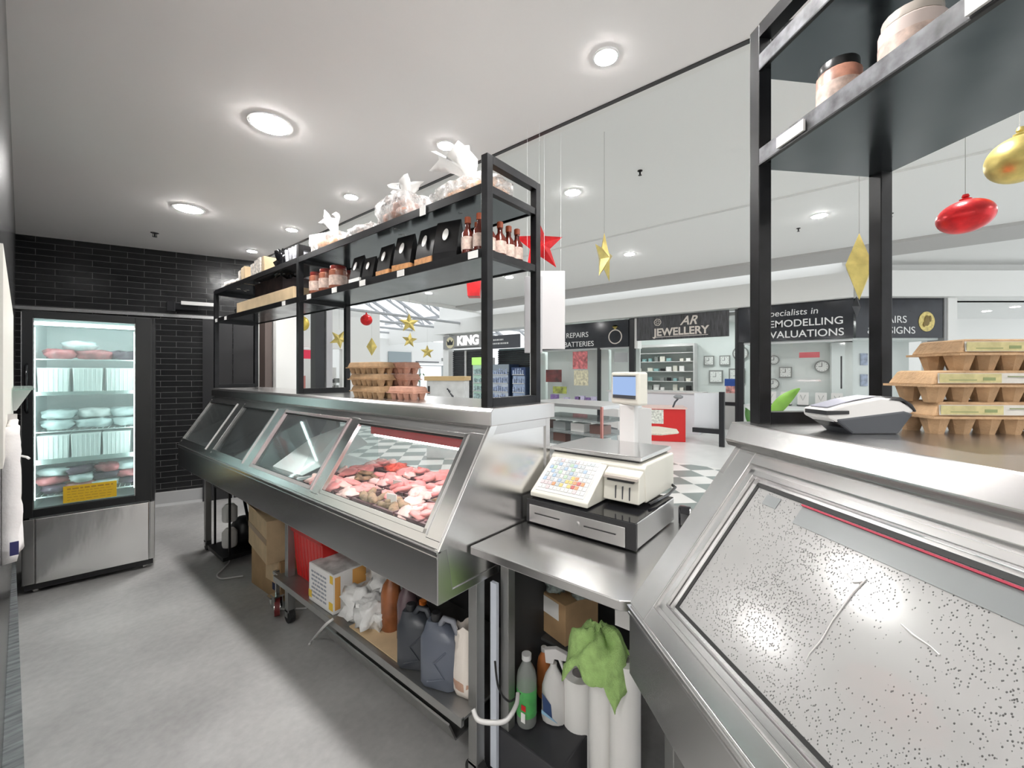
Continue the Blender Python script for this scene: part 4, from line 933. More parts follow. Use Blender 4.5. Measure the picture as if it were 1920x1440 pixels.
# ================================================================== UNDER THE LEFT CABINET
t = thing('compressor', 'compressor with two white cylinders beneath the far end of the cabinet', 'compressor', (1.22, 4.05, 0))
build('frame', MB().box(-.14, .2, -.2, .2, .06, .09).box(-.10, -.085, -.2, -.185, .09, .6).box(-.10, -.085, .17, .185, .09, .6).box(-.10, .2, -.2, .2, .585, .6), BLACKM, t)
build('cylinder', MB().lathe([(.05, .12), (.055, .14), (.055, .24), (.03, .27)], 18, (-.05, -.05, 0)), WHITEP, t, smooth='auto')
build('cylinder', MB().lathe([(.05, .33), (.055, .35), (.055, .44), (.03, .47)], 18, (-.05, -.05, 0)), WHITEP, t, smooth='auto')
build('motor', MB().blob((.08, .05, .2), (.1, .1, .12), 8, 14), BLACKP, t, smooth=True)
def cable(label, pts, r=.006, m=WHITEP, col='white'):
    pts = [Vector(p) for p in pts]; out = []
    for k in range(len(pts)-1):
        p0, p1, p2, p3 = pts[max(k-1, 0)], pts[k], pts[k+1], pts[min(k+2, len(pts)-1)]
        for q in range(6):
            u = q/6; out.append(.5*((2*p1)+(p2-p0)*u+(2*p0-5*p1+4*p2-p3)*u*u+(3*p1-p0-3*p2+p3)*u**3))
    out.append(pts[-1]); return one('power_cable', MB().tube(out, r, 6), m, label, 'cable', smooth=True)
def fl(x, y, z=.008): return place(x, y, (H-z)*FOC/(y-700))
cable('white power cable lying on the floor under the far end of the cabinet', [fl(398, 1030), fl(418, 1042), fl(430, 1050), fl(420, 1065), fl(407, 1078), fl(415, 1085), fl(440, 1082), fl(456, 1080)])
one('plug', MB().blob((0, 0, .022), (.025, .02, .02), 6, 10), WHITEP, 'white plug on the floor at the end of the cable', 'plug', loc=tuple(fl(394, 1030, .0)), smooth=True)
cable('pale cable looping on the floor beside the red castor', [fl(548, 1108), fl(520, 1110), fl(508, 1122), fl(512, 1135), fl(530, 1142), fl(575, 1140)], .007)
cable('white cable trailing from the lower shelf onto the floor', [place(625, 1160, 2.02), place(610, 1172, 2.04), fl(590, 1195, .02), fl(580, 1208)], .007)
cable('grey white hose hanging between the two steel legs', [place(887, 1330, 1.44), place(897, 1350, 1.42), place(925, 1355, 1.41), place(950, 1350, 1.42), place(968, 1322, 1.46), place(971, 1300, 1.5)], .008)
cable('thin black cable hanging from the bench leg', [place(928, 1240, 1.48), place(935, 1290, 1.48), place(955, 1315, 1.5), place(975, 1300, 1.55)], .004, BLACKP)
t = thing('cardboard_box', 'lower of the two stacked brown cardboard boxes under the cabinet', 'box', (1.33, 3.22, 0), .05, 'stacked brown boxes')
build('carton', MB().box(-.17, .17, -.22, .24, 0, .27), CARD, t, bevel=.004); build('flap', MB().box(-.18, -.165, -.2, -.02, .12, .27), CARDL, t)
build('blue_print', MB().box(-.1712, -.17, -.2, -.1, .06, .15), mat('dark blue print', (.02, .03, .09), .6), t)
t = thing('cardboard_box', 'upper brown box with a torn flap, leaning on the lower one', 'box', (1.30, 3.30, .272), -.12, 'stacked brown boxes')
build('carton', MB().box(-.17, .20, -.30, .22, 0, .29), CARDL, t, bevel=.004); build('tape', MB().box(-.1715, -.17, -.30, .22, .13, .17), mat('parcel tape', (.35, .22, .10), .3), t)
build('flap', MB().add([(-.17, .22, .29), (-.17, -.02, .29), (-.24, .0, .38), (-.22, .2, .40)], [(0, 1, 2, 3)]), CARDL, t, solid=.004)
# red tub
t = thing('plastic_tub', 'ribbed red plastic tub at the far end of the lower shelf', 'tub', (1.30, 2.52, .295))
b = MB(); v = []
for z, k in ((0, .86), (.30, 1.0)):
    for sx_, sy_ in ((-1, -1), (1, -1), (1, 1), (-1, 1)): v.append((sx_*.17*k, sy_*.20*k, z))
for z, k in ((.30, .96), (.01, .82)):
    for sx_, sy_ in ((-1, -1), (1, -1), (1, 1), (-1, 1)): v.append((sx_*.17*k, sy_*.20*k, z))
b.add(v, [(0, 3, 2, 1), (12, 13, 14, 15)]+[(q+4*r, (q+1) % 4+4*r, (q+1) % 4+4*(r+1), q+4*(r+1)) for r in range(3) for q in range(4)])
build('tub_body', b, REDP, t)
build('rim', MB().box(-.185, -.165, -.21, .21, .285, .31).box(.165, .185, -.21, .21, .285, .31).box(-.185, .185, -.215, -.195, .285, .31).box(-.185, .185, .195, .215, .285, .31), REDP, t, bevel=.004)
b = MB()
for q in range(9): b.tube([(-.147, -.16+.04*q, .01), (-.166, -.17+.0425*q, .285)], .005, 6)
build('rib', b, REDP, t);
# trolley castor with brake
t = thing('castor', 'swivel castor with dark red tyre on the floor below the red tub', 'castor', (1.10, 2.86, 0))
m = MB(); m.m = Matrix.Translation((0, 0, .055)) @ Matrix.Rotation(PI/2, 4, 'Y') @ Matrix.Rotation(.4, 4, 'X'); m.lathe([(.055, -.015), (.055, .015)], 24); build('tyre', m, mat('dark red rubber', (.18, .02, .02), .5), t, smooth='auto')
m2 = MB(); m2.m = m.m; m2.lathe([(.035, -.018), (.035, .018)], 20); build('hub', m2, STEELB, t, smooth='auto')
build('fork', MB().prism([(-.03, .05), (.03, .05), (.02, .13), (-.02, .13)], 'x', -.026, -.02).prism([(-.03, .05), (.03, .05), (.02, .13), (-.02, .13)], 'x', .02, .026).box(-.03, .03, -.03, .03, .125, .135), STEELB, t)
build('brake_lever', MB().box(-.03, .03, .03, .09, .10, .108), STEELB, t)
build('stem', MB().box(-.01, .01, -.01, .01, .13, .29), STEEL, t)
build('bracket', MB().box(-.02, .0, -.12, .02, .265, .285), STEELD, t)
# white printed carton
t = thing('white_carton', 'white carton printed with text rows and yellow corners on the lower shelf', 'box', (1.20, 2.22, .295), .02)
build('carton', MB().box(-.13, .16, -.13, .13, 0, .205), mat('white carton', (.78, .77, .76), .6), t, bevel=.003)
build('lid_top', MB().box(-.125, .155, -.125, .125, .205, .208), mat('grey stained carton top', (.52, .51, .50), .6, var=.3, vscale=20), t)
b = MB()
for r_ in range(7):
    y = -.06; zz = .17-.022*r_
    while y < .09:
        w_ = random.uniform(.012, .04); b.box(-.1318, -.1302, y, min(.1, y+w_), zz-.005, zz+.004); y += w_+.008
build('printed_lines', b, mat('grey carton print', (.30, .32, .36), .6), t)
build('yellow_corner', MB().box(-.132, -.1305, .095, .129, .02, .06).box(-.132, -.1305, -.129, -.09, .02, .06).box(-.132, -.1305, -.129, -.10, .16, .2), mat('yellow corner print', (.75, .5, .05), .6), t)
build('orange_panel', MB().box(-.02, .06, -.1318, -.1302, .11, .2).box(-.12, -.09, -.1318, -.1302, .02, .19), mat('orange carton print', (.70, .36, .10), .6), t)
# crumpled white packets
PLW = mat('creased white plastic', (.74, .74, .73), .35, bump=.9, bscale=22)
for k, (x, y, s_, z) in enumerate([(1.17, 1.96, .09, 0), (1.16, 1.84, .08, 0), (1.32, 1.96, .11, .03), (1.30, 1.80, .09, .02), (1.46, 2.14, .07, .0)]):
    one('plastic_packet', MB().blob((0, 0, s_*.8), (s_, s_*.9, s_*.8), 12, 18, .8, .9, 2.2, k*2.7), PLW, ['crumpled white packet beside the printed carton', 'crumpled white packet next to the cardboard sheet', 'taller crumpled white packet behind the carton', 'crumpled white packet in front of the brown bottle', 'white packet at the back beside the red tub'][k], 'packet', 'crumpled white packets on the lower shelf', loc=(x, y, .297+z*0), smooth=True)
one('cardboard_sheet', MB().box(1.075, 1.30, 1.50, 1.93, .296, .302), CARDL, 'flat brown cardboard sheet lying on the lower shelf under the bottles', 'cardboard')
# bottles
def bottle(name, label, loc, m, h=.25, r=.045, capm=None, group=None):
    t = thing(name, label, 'bottle', loc, 0, group)
    build('bottle_body', MB().lathe([(r*.9, 0), (r, .01), (r*.96, h*.35), (r, h*.62), (r*.8, h*.78), (r*.36, h*.9), (r*.36, h*.93)], 20), m, t, smooth='auto')
    build('cap', MB().lathe([(r*.42, h*.92), (r*.42, h), (r*.36, h*1.01)], 16), capm or m, t, smooth='auto')
    return t
AMB = mat('brown sauce bottle', (.28, .10, .04), .25, var=.3, vscale=12)
bottle('sauce_bottle', 'tall brown sauce bottle standing behind the cardboard sheet', (1.20, 1.76, .303), AMB, .27, .05)
bottle('sauce_bottle', 'dark purple brown bottle beside the brown sauce bottle', (1.20, 1.63, .303), mat('purple brown sauce', (.13, .09, .10), .25), .27, .048, WHITEP)
bottle('sauce_bottle', 'grey mauve bottle behind the black jerrycan', (1.30, 1.66, .303), mat('mauve grey plastic', (.30, .26, .27), .35), .26, .045)
bottle('oil_bottle', 'dark bottle with an orange cap behind the jerrycans', (1.225, 1.545, .295), mat('dark oil bottle', (.05, .035, .03), .25), .205, .042, mat('orange cap', (.85, .22, .03), .4))
def jerry(label, loc, rz, m, s=1.0):
    t = thing('jerrycan', label, 'jerrycan', loc, rz, 'jerrycans on the lower shelf')
    w, d, h = .052*s, .072*s, .20*s
    b = MB(); v = []
    prof = [(0, .92), (.01, 1), (h*.9, 1), (h, .86)]
    ring = lambda k, z: [(-w*k, -d*k*.75, z), (-w*k*.75, -d*k, z), (w*k*.75, -d*k, z), (w*k, -d*k*.75, z), (w*k, d*k*.75, z), (w*k*.75, d*k, z), (-w*k*.75, d*k, z), (-w*k, d*k*.75, z)]
    for z, k in prof: v += ring(k, z)
    v += [(x*.45, y*.45+d*.35, h*1.16) for (x, y, z) in ring(1, 0)]
    b.add(v, [tuple(range(8))[::-1], tuple(range(32, 40))]+[(q+8*r, (q+1) % 8+8*r, (q+1) % 8+8*(r+1), q+8*(r+1)) for r in range(4) for q in range(8)])
    build('can_body', b, m, t, bevel=.006, smooth='auto')
    build('neck_cap', MB().lathe([(.02*s, h*1.14), (.022*s, h*1.17), (.022*s, h*1.28), (.018*s, h*1.3)], 16, (0, d*.35, 0)), BLACKP, t, smooth='auto')
    build('grip', MB().tube([(-w*.3, d*.1, h*1.06), (-w*.3, -d*.25, h*1.26), (-w*.3, -d*.75, h*1.24), (-w*.3, -d*1.12, h*.98), (-w*.3, -d*1.02, h*.60)], [.012*s]*5, 10), mat('worn grey handle', (.22, .23, .26), .4) if s > 1 else m, t, smooth=True)
    build('shoulder_rib', MB().tube([(-w*1.01, -d*.6, h*.75), (-w*1.03, d*.1, h*.5), (-w*1.01, -d*.5, h*.25), (-w*1.01, d*.5, h*.12)], .004, 6), m, t)
    return t
jerry('black ribbed jerrycan on the lower shelf', (1.13, 1.47, .296), .5, mat('black grey poly', (.045, .05, .06), .35), .98)
jerry('larger slate grey jerrycan with a pale handle', (1.13, 1.30, .296), .35, mat('slate poly', (.11, .125, .16), .35), 1.06)
t = thing('flour_sack', 'open white cloth sack beside the near cabinet leg on the lower shelf', 'sack', (1.155, 1.185, .296))
b = MB(); n = 24; prof = [(.050, 0), (.058, .02), (.062, .08), (.062, .15), (.052, .20), (.040, .235), (.046, .26)]
for k, (r, z) in enumerate(prof):
    for i in range(n):
        a = 2*PI*i/n; w_ = 1+.08*math.sin(a*5+k)+.10*(k/6)*math.sin(a*9); b.v.append((r*.75*w_*math.cos(a), r*w_*math.sin(a), z+.01*math.sin(a*4)*(k/6)))
for k in range(len(prof)-1):
    for i in range(n): b.f.append((k*n+i, k*n+(i+1) % n, (k+1)*n+(i+1) % n, (k+1)*n+i))
b.f.append(tuple(range(n))[::-1])
build('sack_cloth', b, mat('stained white sack', (.74, .68, .62), .8, bump=.2, bscale=50), t, smooth=True)
build('stain_band', MB().lathe([(.0595, .028), (.0615, .045), (.0625, .06)], 24).add([], []), mat('brown stain', (.48, .30, .22), .8), t).scale = (.76, 1.0, 1)

# ================================================================== UNDER THE BENCH
t = thing('spray_bottle', 'white trigger spray bottle with a blue label under the bench', 'spray bottle', tuple(place(1038, 1345, 1.55).to_2d())+(0.0,), .4)
sp = place(1038, 1340, 1.62); t.location = (sp.x, sp.y, .20); ROOTM[t.name] = Matrix.Translation(t.location) @ Matrix.Rotation(.4, 4, 'Z')
b = MB(); v = []
for z, wx, wy in ((0, .045, .026), (.01, .048, .028), (.13, .046, .028), (.18, .032, .024), (.21, .014, .014), (.225, .013, .013)):
    for q in range(12): a = 2*PI*q/12; v.append((wy*math.cos(a), wx*math.sin(a), z))
b.add(v, [tuple(range(12))[::-1], tuple(range(60, 72))]+[(q+12*r, (q+1) % 12+12*r, (q+1) % 12+12*(r+1), q+12*(r+1)) for r in range(5) for q in range(12)])
build('bottle_body', b, WHITEP, t, smooth='auto')
build('trigger_head', MB().prism([(-.05, .245), (-.055, .27), (-.01, .285), (.035, .275), (.03, .225), (.0, .225), (-.005, .245)], 'x', -.012, .012), mat('greyish trigger plastic', (.62, .60, .60), .4), t, bevel=.003)
build('trigger', MB().prism([(-.03, .245), (-.045, .20), (-.038, .20), (-.018, .245)], 'x', -.006, .006), WHITEP, t)
build('blue_label', MB().prism([(.0, .03), (.035, .05), (.04, .12), (.005, .08)], 'x', -.0300, -.0285), mat('navy blue label', (.03, .06, .16), .4), t)
build('pale_blue_stripe', MB().prism([(-.02, .015), (.0, .03), (.042, .055), (.042, .04)], 'x', -.0303, -.0285), mat('pale blue label', (.30, .50, .68), .4), t)
# a low crate carries the bottles
one('crate', MB().box(-.16, .16, -.2, .2, 0, .19), mat('dark plastic crate', (.035, .035, .04), .5), 'dark low crate on the floor under the bench carrying the bottles', 'crate', loc=(sp.x+.0, sp.y+.07, .005), bevel=.006)
g = place(995, 1340, 1.60)
t = thing('cleaner_bottle', 'clear plastic bottle with a green label under the bench', 'bottle', (g.x, g.y+.02, .20))
build('bottle_body', MB().lathe([(.036, 0), (.039, .01), (.039, .17), (.034, .20), (.016, .235), (.015, .25)], 20), thin_glass('clear plastic bottle', (.72, .76, .74), 1.6, .3, (.6, .62, .6)), t, smooth='auto')
build('green_label', MB().lathe([(.0396, .04), (.0396, .14)], 24), mat('green label', (.08, .38, .10), .5, var=.2, vscale=30), t, smooth='auto')
build('red_leaf', MB().box(-.0415, -.0395, -.026, -.006, .075, .095), RED, t); build('white_patch', MB().box(-.0415, -.0395, -.024, -.005, .03, .065), PAPER, t)
build('cap', MB().lathe([(.019, .245), (.019, .265)], 16), mat('clear cap', (.6, .6, .6), .3), t, smooth='auto')
g2 = place(1020, 1300, 1.75)
bottle('cleaner_bottle', 'small bottle with an orange label behind the green labelled one', (g2.x, g2.y, .20), mat('orange label bottle', (.65, .22, .07), .4), .20, .03, WHITEP)
# paper rolls
def roll(label, loc, r, h, tilt=0):
    t = thing('paper_roll', label, 'paper roll', loc, 0, 'white paper rolls under the bench')
    t.rotation_euler = (0, tilt, 0)
    build('paper', MB().lathe([(r, 0), (r, h), (r*.42, h), (r*.42, h-.04)], 28), PAPER, t, smooth='auto')
    build('core', MB().lathe([(r*.44, h-.002), (r*.44, h+.002), (r*.36, h+.002), (r*.36, h-.06), (.001, h-.06)], 20), mat('grey roll core', (.28, .26, .26), .8), t, smooth='auto')
    return t
def under(x, y, d): q = place(x, y, d); return q
q = under(1172, 1235, 1.42); roll('white paper roll with a visible core, nearest the right cabinet', (q.x, q.y, .0), .052, q.z)
q = under(1128, 1262, 1.50); roll('white paper roll partly covered by the green cloth', (q.x, q.y, .0), .045, q.z)
q = under(1086, 1262, 1.62); roll('white paper roll behind the spray bottle', (q.x, q.y, .0), .062, q.z)
# green cloth
t0 = under(1122, 1225, 1.46)
b = MB(); nu, nv = 30, 30
for i in range(nu+1):
    for j in range(nv+1):
        u = i/nu-.5; v_ = j/nv-.5; r = math.hypot(u, v_); a = math.atan2(v_, u)
        z = .055*math.exp(-r*r*9) - .36*max(0, r-.26)**1.2 + .022*math.sin(a*5+r*14) + .02*noise.noise(Vector((u*7, v_*7, 3)))
        rr_ = min(r, .30+.35*(r-.30) if r > .30 else r)
        b.v.append((t0.x+rr_*math.cos(a)*.25+.012*noise.noise(Vector((u*9, v_*9, 8))), t0.y+rr_*math.sin(a)*.32, t0.z+.03+z))
for i in range(nu):
    for j in range(nv): a0 = i*(nv+1)+j; b.f.append((a0, a0+1, a0+nv+2, a0+nv+1))
one('green_cloth', b, mat('green microfibre', (.38, .58, .20), .95, bump=.5, bscale=220, var=.15, vscale=40), 'crumpled lime green cloth lying over the paper rolls', 'cloth', smooth=True, solid=.004)
# box with white label on a small shelf at the back
bq = under(1050, 1165, 1.75)
one('cardboard_box', MB().box(-.10, .10, -.06, .13, 0, .17), CARD, 'brown box with a white label on the dark shelf under the bench', 'box', loc=(bq.x+.1, bq.y, bq.z-.09), rz=-.25, bevel=.003)
o = one('box_label', MB().box(-.1015, -.1, -.02, .11, .09, .16), PAPER, 'white label stuck on the brown box under the bench', 'label', loc=(bq.x+.1, bq.y, bq.z-.09), rz=-.25)
one('under_shelf', MB().box(bq.x-.02, 1.97, .35, 1.04, bq.z-.102, bq.z-.091), mat('dark shelf board', (.05, .05, .05), .6), 'dark board shelf fixed beneath the bench', 'shelf')
for k, (dx, dy, s_) in enumerate([(.05, .06, .05), (.1, -.05, .06), (.14, .05, .05)]):
    one('loose_part', MB().blob((0, 0, s_*.5), (s_, s_, s_*.5), 8, 12, .8, .9, 3, k), mat('glinting grey parts', (.25, .29, .28), .35, var=.8, vscale=40), 'crumpled grey green plastic lying on the box under the bench', 'plastic', 'plastic scraps on the box', loc=(bq.x+.02+dx, bq.y+dy, bq.z+.082), smooth=True)
one('cable_hook', MB().box(-.012, .012, -.03, .03, 0, .12), WHITEP, 'white block below the corner of the bench beside the right cabinet', 'bracket', loc=tuple(under(1172, 1175, 1.36)))

# ================================================================== THE MALL BEYOND
struct('ceiling', MB().box(11.7, 22, -9, .2, 4.0, 4.1), CEILM)
wd = bpy.data.worlds.new('daylight'); S.world = wd; wd.use_nodes = True
bgn = wd.node_tree.nodes['Background']; bgn.inputs[0].default_value = (.93, .97, 1, 1); bgn.inputs[1].default_value = 1.15
BLK = mat('black shop front', (.012, .013, .016), .35)
SIGNK = mat('black gloss sign board', (.018, .02, .026), .12, var=.3, vscale=3)
SILV = mat('silver letters', (.80, .80, .80), .3)
SILV2 = mat('pale gold letters', (.72, .66, .60), .35)
BRT = mat('pale shop interior', (.74, .79, .77), .6)
# --- signs
def sign(name, label, y0, y1, z0, z1, m=SIGNK, x=11.93, th=.06):
    t = thing(name, label, 'sign', (x, (y0+y1)/2, z0))
    build('sign_board', MB().box(x-th, x, y0, y1, z0, z1), m, t, world=True, bevel=.004); return t
RY = (0, -1, 0)
sg = sign('shop_sign', 'black sign offering watch repairs and batteries with a ring picture', 5.24, 8.75, 2.36, 3.18)
text('letters', '+WATCH REPAIRS', .235, SILV, sg, facing((11.865, 7.55, 2.80), RY), .004)
text('letters', 'REPLACE BATTERIES', .235, SILV, sg, facing((11.865, 7.45, 2.50), RY), .004)
m = MB(); v = []
m.m = Matrix.Translation((11.86, 5.66, 2.68)) @ Matrix.Rotation(PI/2, 4, 'Y')
m.tube([(.21*math.cos(a*PI/14), .21*math.sin(a*PI/14), 0) for a in range(29)], .017, 8); build('ring_picture', m, SILV2, sg, world=True, smooth=True)
m = MB(); m.m = Matrix.Translation((11.86, 5.66, 2.96)); m.add([(0, 0, -.07), (-.02, -.09, .03), (-.02, .09, .03), (-.02, .05, .07), (-.02, -.05, .07)], [(0, 1, 4, 3, 2), (0, 2, 1), (1, 2, 3, 4)]); build('gem_picture', m, GOLD, sg, world=True)
sg = sign('shop_sign', 'dark wood grain sign over the jewellery shop entrance with pale serif lettering', 2.50, 4.98, 2.52, 3.20, mat('charcoal striped board', (.05, .05, .055), .4, var=.7, vscale=9, stretch=(1, 5, .4)))
text('letters', 'AR', .34, SILV2, sg, facing((11.865, 3.50, 3.00), RY), .006, .35, .006)
text('letters', 'JEWELLERY', .295, SILV2, sg, facing((11.865, 3.72, 2.72), RY), .006, 0, .008)
build('underline', MB().box(11.86, 11.868, 3.0, 4.5, 2.585, 2.60), SILV2, sg, world=True)
m = MB(); m.m = Matrix.Translation((11.862, 4.35, 3.02)) @ Matrix.Rotation(PI/2, 4, 'Y')
for a in range(6): m.tube([(.03*math.cos(a*PI/3), .03*math.sin(a*PI/3), 0), (.1*math.cos(a*PI/3+.5), .1*math.sin(a*PI/3+.5), 0), (.1*math.cos(a*PI/3-.4), .1*math.sin(a*PI/3-.4), 0)], .012, 6)
build('rosette_emblem', m, SILV2, sg, world=True)
sg = sign('shop_sign', 'black glossy sign reading specialists in remodelling and valuations', .0, 2.27, 2.34, 3.22)
text('letters', 'Specialists in', .21, SILV, sg, facing((11.865, 1.16, 3.00), RY), .004, .1)
text('letters', 'REMODELLING', .235, SILV, sg, facing((11.865, .96, 2.74), RY), .004, 0, .002)
text('letters', '& VALUATIONS', .235, SILV, sg, facing((11.865, .98, 2.48), RY), .004, 0, .002)
CHM = chm()
t = thing('shop_sign', 'black sign panel turned at the corner with a round gold emblem', 'sign', tuple(CH + CD*.9 + Vector((0, 0, 2.34))))
def wl(mb): mb.v = [tuple(CHM @ Vector(p)) for p in mb.v]; return mb
build('sign_board', wl(MB().box(0, 1.93, -.06, 0, 2.34, 3.22)), SIGNK, t, world=True)
text('letters', 'REPAIRS', .22, SILV, t, CHM @ Matrix.Translation((.73, -.065, 2.74)) @ Matrix.Rotation(PI/2, 4, 'X'), .004)
text('letters', '& DESIGNS', .22, SILV, t, CHM @ Matrix.Translation((.78, -.065, 2.50)) @ Matrix.Rotation(PI/2, 4, 'X'), .004)
m = MB(); m.m = CHM @ Matrix.Translation((1.56, -.065, 2.70)) @ Matrix.Rotation(PI/2, 4, 'X') @ Matrix.Diagonal((.8, 1, 1, 1)); m.lathe([(.22, -.01), (.22, .006)], 28); build('gold_emblem', m, mat('gold disc', (.62, .50, .18), .4, .3, var=.3, vscale=20), t, world=True)
m = MB(); m.m = CHM @ Matrix.Translation((1.56, -.078, 2.70)); m.blob((.0, 0, .02), (.06, .01, .12), 6, 8); m.blob((-.06, 0, -.06), (.03, .01, .06), 6, 8); m.blob((.07, 0, .06), (.03, .01, .07), 6, 8)
build('emblem_figure', m, mat('dark gold relief', (.22, .15, .04), .5), t, world=True)
sg = sign('shop_sign', 'lit sign reading king with a round crown emblem on the far black shop', 11.35, 13.6, 2.58, 3.12, mat('grey lit sign', (.30, .30, .30), .4))
text('letters', 'KING', .52, emit('lit white letters', (1, 1, .97), 1.3), sg, facing((11.86, 12.1, 2.88), RY), .01, 0, .02)
build('underline', MB().box(11.86, 11.868, 11.45, 12.9, 2.62, 2.645), BLK, sg, world=True)
m = MB(); m.m = Matrix.Translation((11.86, 13.15, 2.84)) @ Matrix.Rotation(PI/2, 4, 'Y'); m.lathe([(.24, -.01), (.24, .01)], 24); r_ = build('round_emblem', m, mat('emblem cream', (.68, .62, .42), .5), sg, world=True)
m = MB(); m.add([(11.845, 12.99, 2.74), (11.845, 13.31, 2.74), (11.845, 13.36, 2.95), (11.845, 13.24, 2.86), (11.845, 13.15, 2.99), (11.845, 13.06, 2.86), (11.845, 12.94, 2.95)], [(0, 1, 2, 3, 4, 5, 6)]); build('crown_shape', m, BLK, r_, world=True, solid=.004)
sg = sign('shop_sign', 'dark grey sign with two short rows of small white letters', 9.42, 11.30, 2.50, 3.0, mat('slate sign', (.07, .075, .09), .4))
b = MB()
for r_, (ya, yb) in enumerate([(10.2, 10.75), (9.95, 11.2)]):
    y = ya
    while y < yb:
        w_ = random.uniform(.03, .09); b.box(11.862, 11.868, y, y+w_, 2.80-.14*r_, 2.86-.14*r_); y += w_+.03
build('faint_letters', b, SILV, sg, world=True)
# --- shop fronts along the far side
struct('wall_shop_row', MB().box(11.95, 12.25, 8.78, 9.0, 0, 3.2).box(11.95, 12.25, 4.98, 5.2, 2.3, 3.2).box(11.95, 12.25, 13.35, 13.7, 0, 3.2), WALLW)
struct('wall_shop_back', MB().box(14.0, 14.1, -1, 9, 0, 3.2).box(12.3, 14, 8.9, 9.0, 0, 3.2), BRT)
struct('ceiling', MB().box(12.3, 14.1, -.2, 9, 3.1, 3.2), CEILM)
for y in (.8, 2.9, 4.5, 6.3, 8.0):
    downlights('e', 'lights inside the jewellery shop', [(12.9, y)], .1, 3.1, emit('jewellery lamp', (.95, 1, .98), 130), RING, ['ceiling light inside the jewellery shop, %s' % {.8: 'above the clock window', 2.9: 'above the wall clocks', 4.5: 'above the shelving', 6.3: 'above the poster window', 8.0: 'at its far left'}[y]])
struct('trim_7', MB().box(11.92, 12.05, 5.08, 5.24, 0, 3.2).box(11.92, 12.05, 2.17, 2.30, 0, 3.22).box(11.95, 12.03, 6.22, 6.32, 0, 2.36).box(11.9, 12.0, 2.3, 2.36, 0, 3.2), BLK)
def window_case(n, y0, y1, z0, z1):
    struct('window_%d' % n, MB().box(11.98, 11.99, y0, y1, z0, z1), GLASS)
    struct('wall_window_back', MB().box(12.75, 12.8, y0, y1, 0, z1).box(11.97, 12.75, y0, y1, 0, z0).box(12.0, 12.75, y0, y1, z1, z1+.05), BRT)
    struct('trim_8', MB().box(11.96, 12.0, y0, y1, z1-.02, z1+.03).box(11.96, 12.0, y0, y1, z0-.03, z0+.01), mat('pale frame', (.7, .72, .72), .4))
window_case(1, 6.32, 8.78, .55, 2.34); window_case(2, 5.24, 6.22, .55, 2.34); window_case(3, .02, 2.17, .75, 2.30)
def panel(label, cat, name, y0, y1, z0, z1, m, x=12.70, group=None):
    return one(name, MB().box(x-.02, x, y0, y1, z0, z1), m, label, cat, group)
PR = mat('red floral poster', (.62, .16, .17), .5, var=.7, vscale=9); PG = mat('beige gift poster', (.68, .64, .46), .5, var=.4, vscale=12)
panel('red floral poster in the shop window left of the black post', 'poster', 'poster', 6.75, 7.30, 1.70, 2.28, PR, 12.1)
panel('beige poster below the red floral poster', 'poster', 'poster', 6.72, 7.25, 1.15, 1.66, PG, 12.1)
panel('dark red television screen in the far shop window', 'screen', 'screen', 7.75, 8.4, 1.25, 1.68, mat('dark red screen', (.13, .02, .02), .2, var=.6, vscale=6), 12.1)
panel('green and brown poster under the television', 'poster', 'poster', 7.55, 8.1, .86, 1.10, mat('olive poster', (.32, .36, .06), .5, var=.6, vscale=8), 12.1)
panel('grey notice at the top of the narrow shop window', 'poster', 'poster', 5.35, 5.8, 1.9, 2.2, mat('grey notice', (.4, .42, .43), .5), 12.1)
VIO = mat('violet gift box', (.22, .13, .36), .5, var=.4, vscale=18); VIOP = mat('lilac gift box', (.62, .58, .78), .5, var=.2, vscale=18)
for k, y in enumerate([7.9, 7.45, 7.0, 6.85, 6.6, 6.42]):
    one('gift_box', MB().box(0, .12, 0, .2 if k else .28, 0, [.26, .18, .22, .25, .2, .24][k]), VIO if k % 2 == 0 else VIOP, ['violet gift box farthest left on the sill of the shop window', 'lilac gift box second from the left on the window sill', 'violet gift box in the middle of the window sill', 'tall lilac gift box beside the middle violet one', 'violet gift box third from the black post', 'lilac gift box next to the black post'][k], 'gift box', 'violet and lilac gift boxes in the shop window', loc=(12.05, y, .56))
# clocks and displays in the near window
CLK = mat('clock face', (.78, .80, .78), .5); CLKF = mat('grey clock frame', (.25, .26, .25), .4)
def clock(label, loc, r=.12, square=False):
    t = thing('wall_clock', label, 'clock', loc, 0, 'clocks and frames in the jewellery shop')
    if square:
        build('frame', MB().box(-.03, 0, -r, r, -r, r), CLKF, t); f_ = build('face', MB().box(-.035, -.03, -r*.8, r*.8, -r*.8, r*.8), CLK, t)
    else:
        m = MB(); m.m = Matrix.Rotation(PI/2, 4, 'Y'); m.lathe([(r, -.03), (r, 0)], 24); build('frame', m, CLKF, t)
        m = MB(); m.m = Matrix.Rotation(PI/2, 4, 'Y'); m.lathe([(r*.82, -.035), (r*.82, -.03)], 24); f_ = build('face', m, CLK, t)
    build('hands', MB().box(-.04, -.036, -.006, .006, 0, r*.6).box(-.04, -.036, 0, r*.45, -.005, .005), BLACKP, f_)
    b = MB()
    for q in range(12): a = q*PI/6; b.box(-.04, -.036, r*.7*math.cos(a)-.006, r*.7*math.cos(a)+.006, r*.7*math.sin(a)-.006, r*.7*math.sin(a)+.006)
    build('hour_marks', b, BLACKP, f_)
    return t
for k, (y, z, r, sq) in enumerate([(3.50, 1.95, .15, 1), (3.05, 1.95, .15, 1), (2.62, 2.15, .22, 0), (3.30, 1.45, .2, 1), (2.72, 1.48, .22, 1)]):
    clock(['empty square frame on the shop wall, left one', 'empty square frame on the shop wall, right one', 'round clock highest on the shop wall', 'square clock below the left frame', 'square clock below the round clock'][k], (13.98, y, z), r, bool(sq))
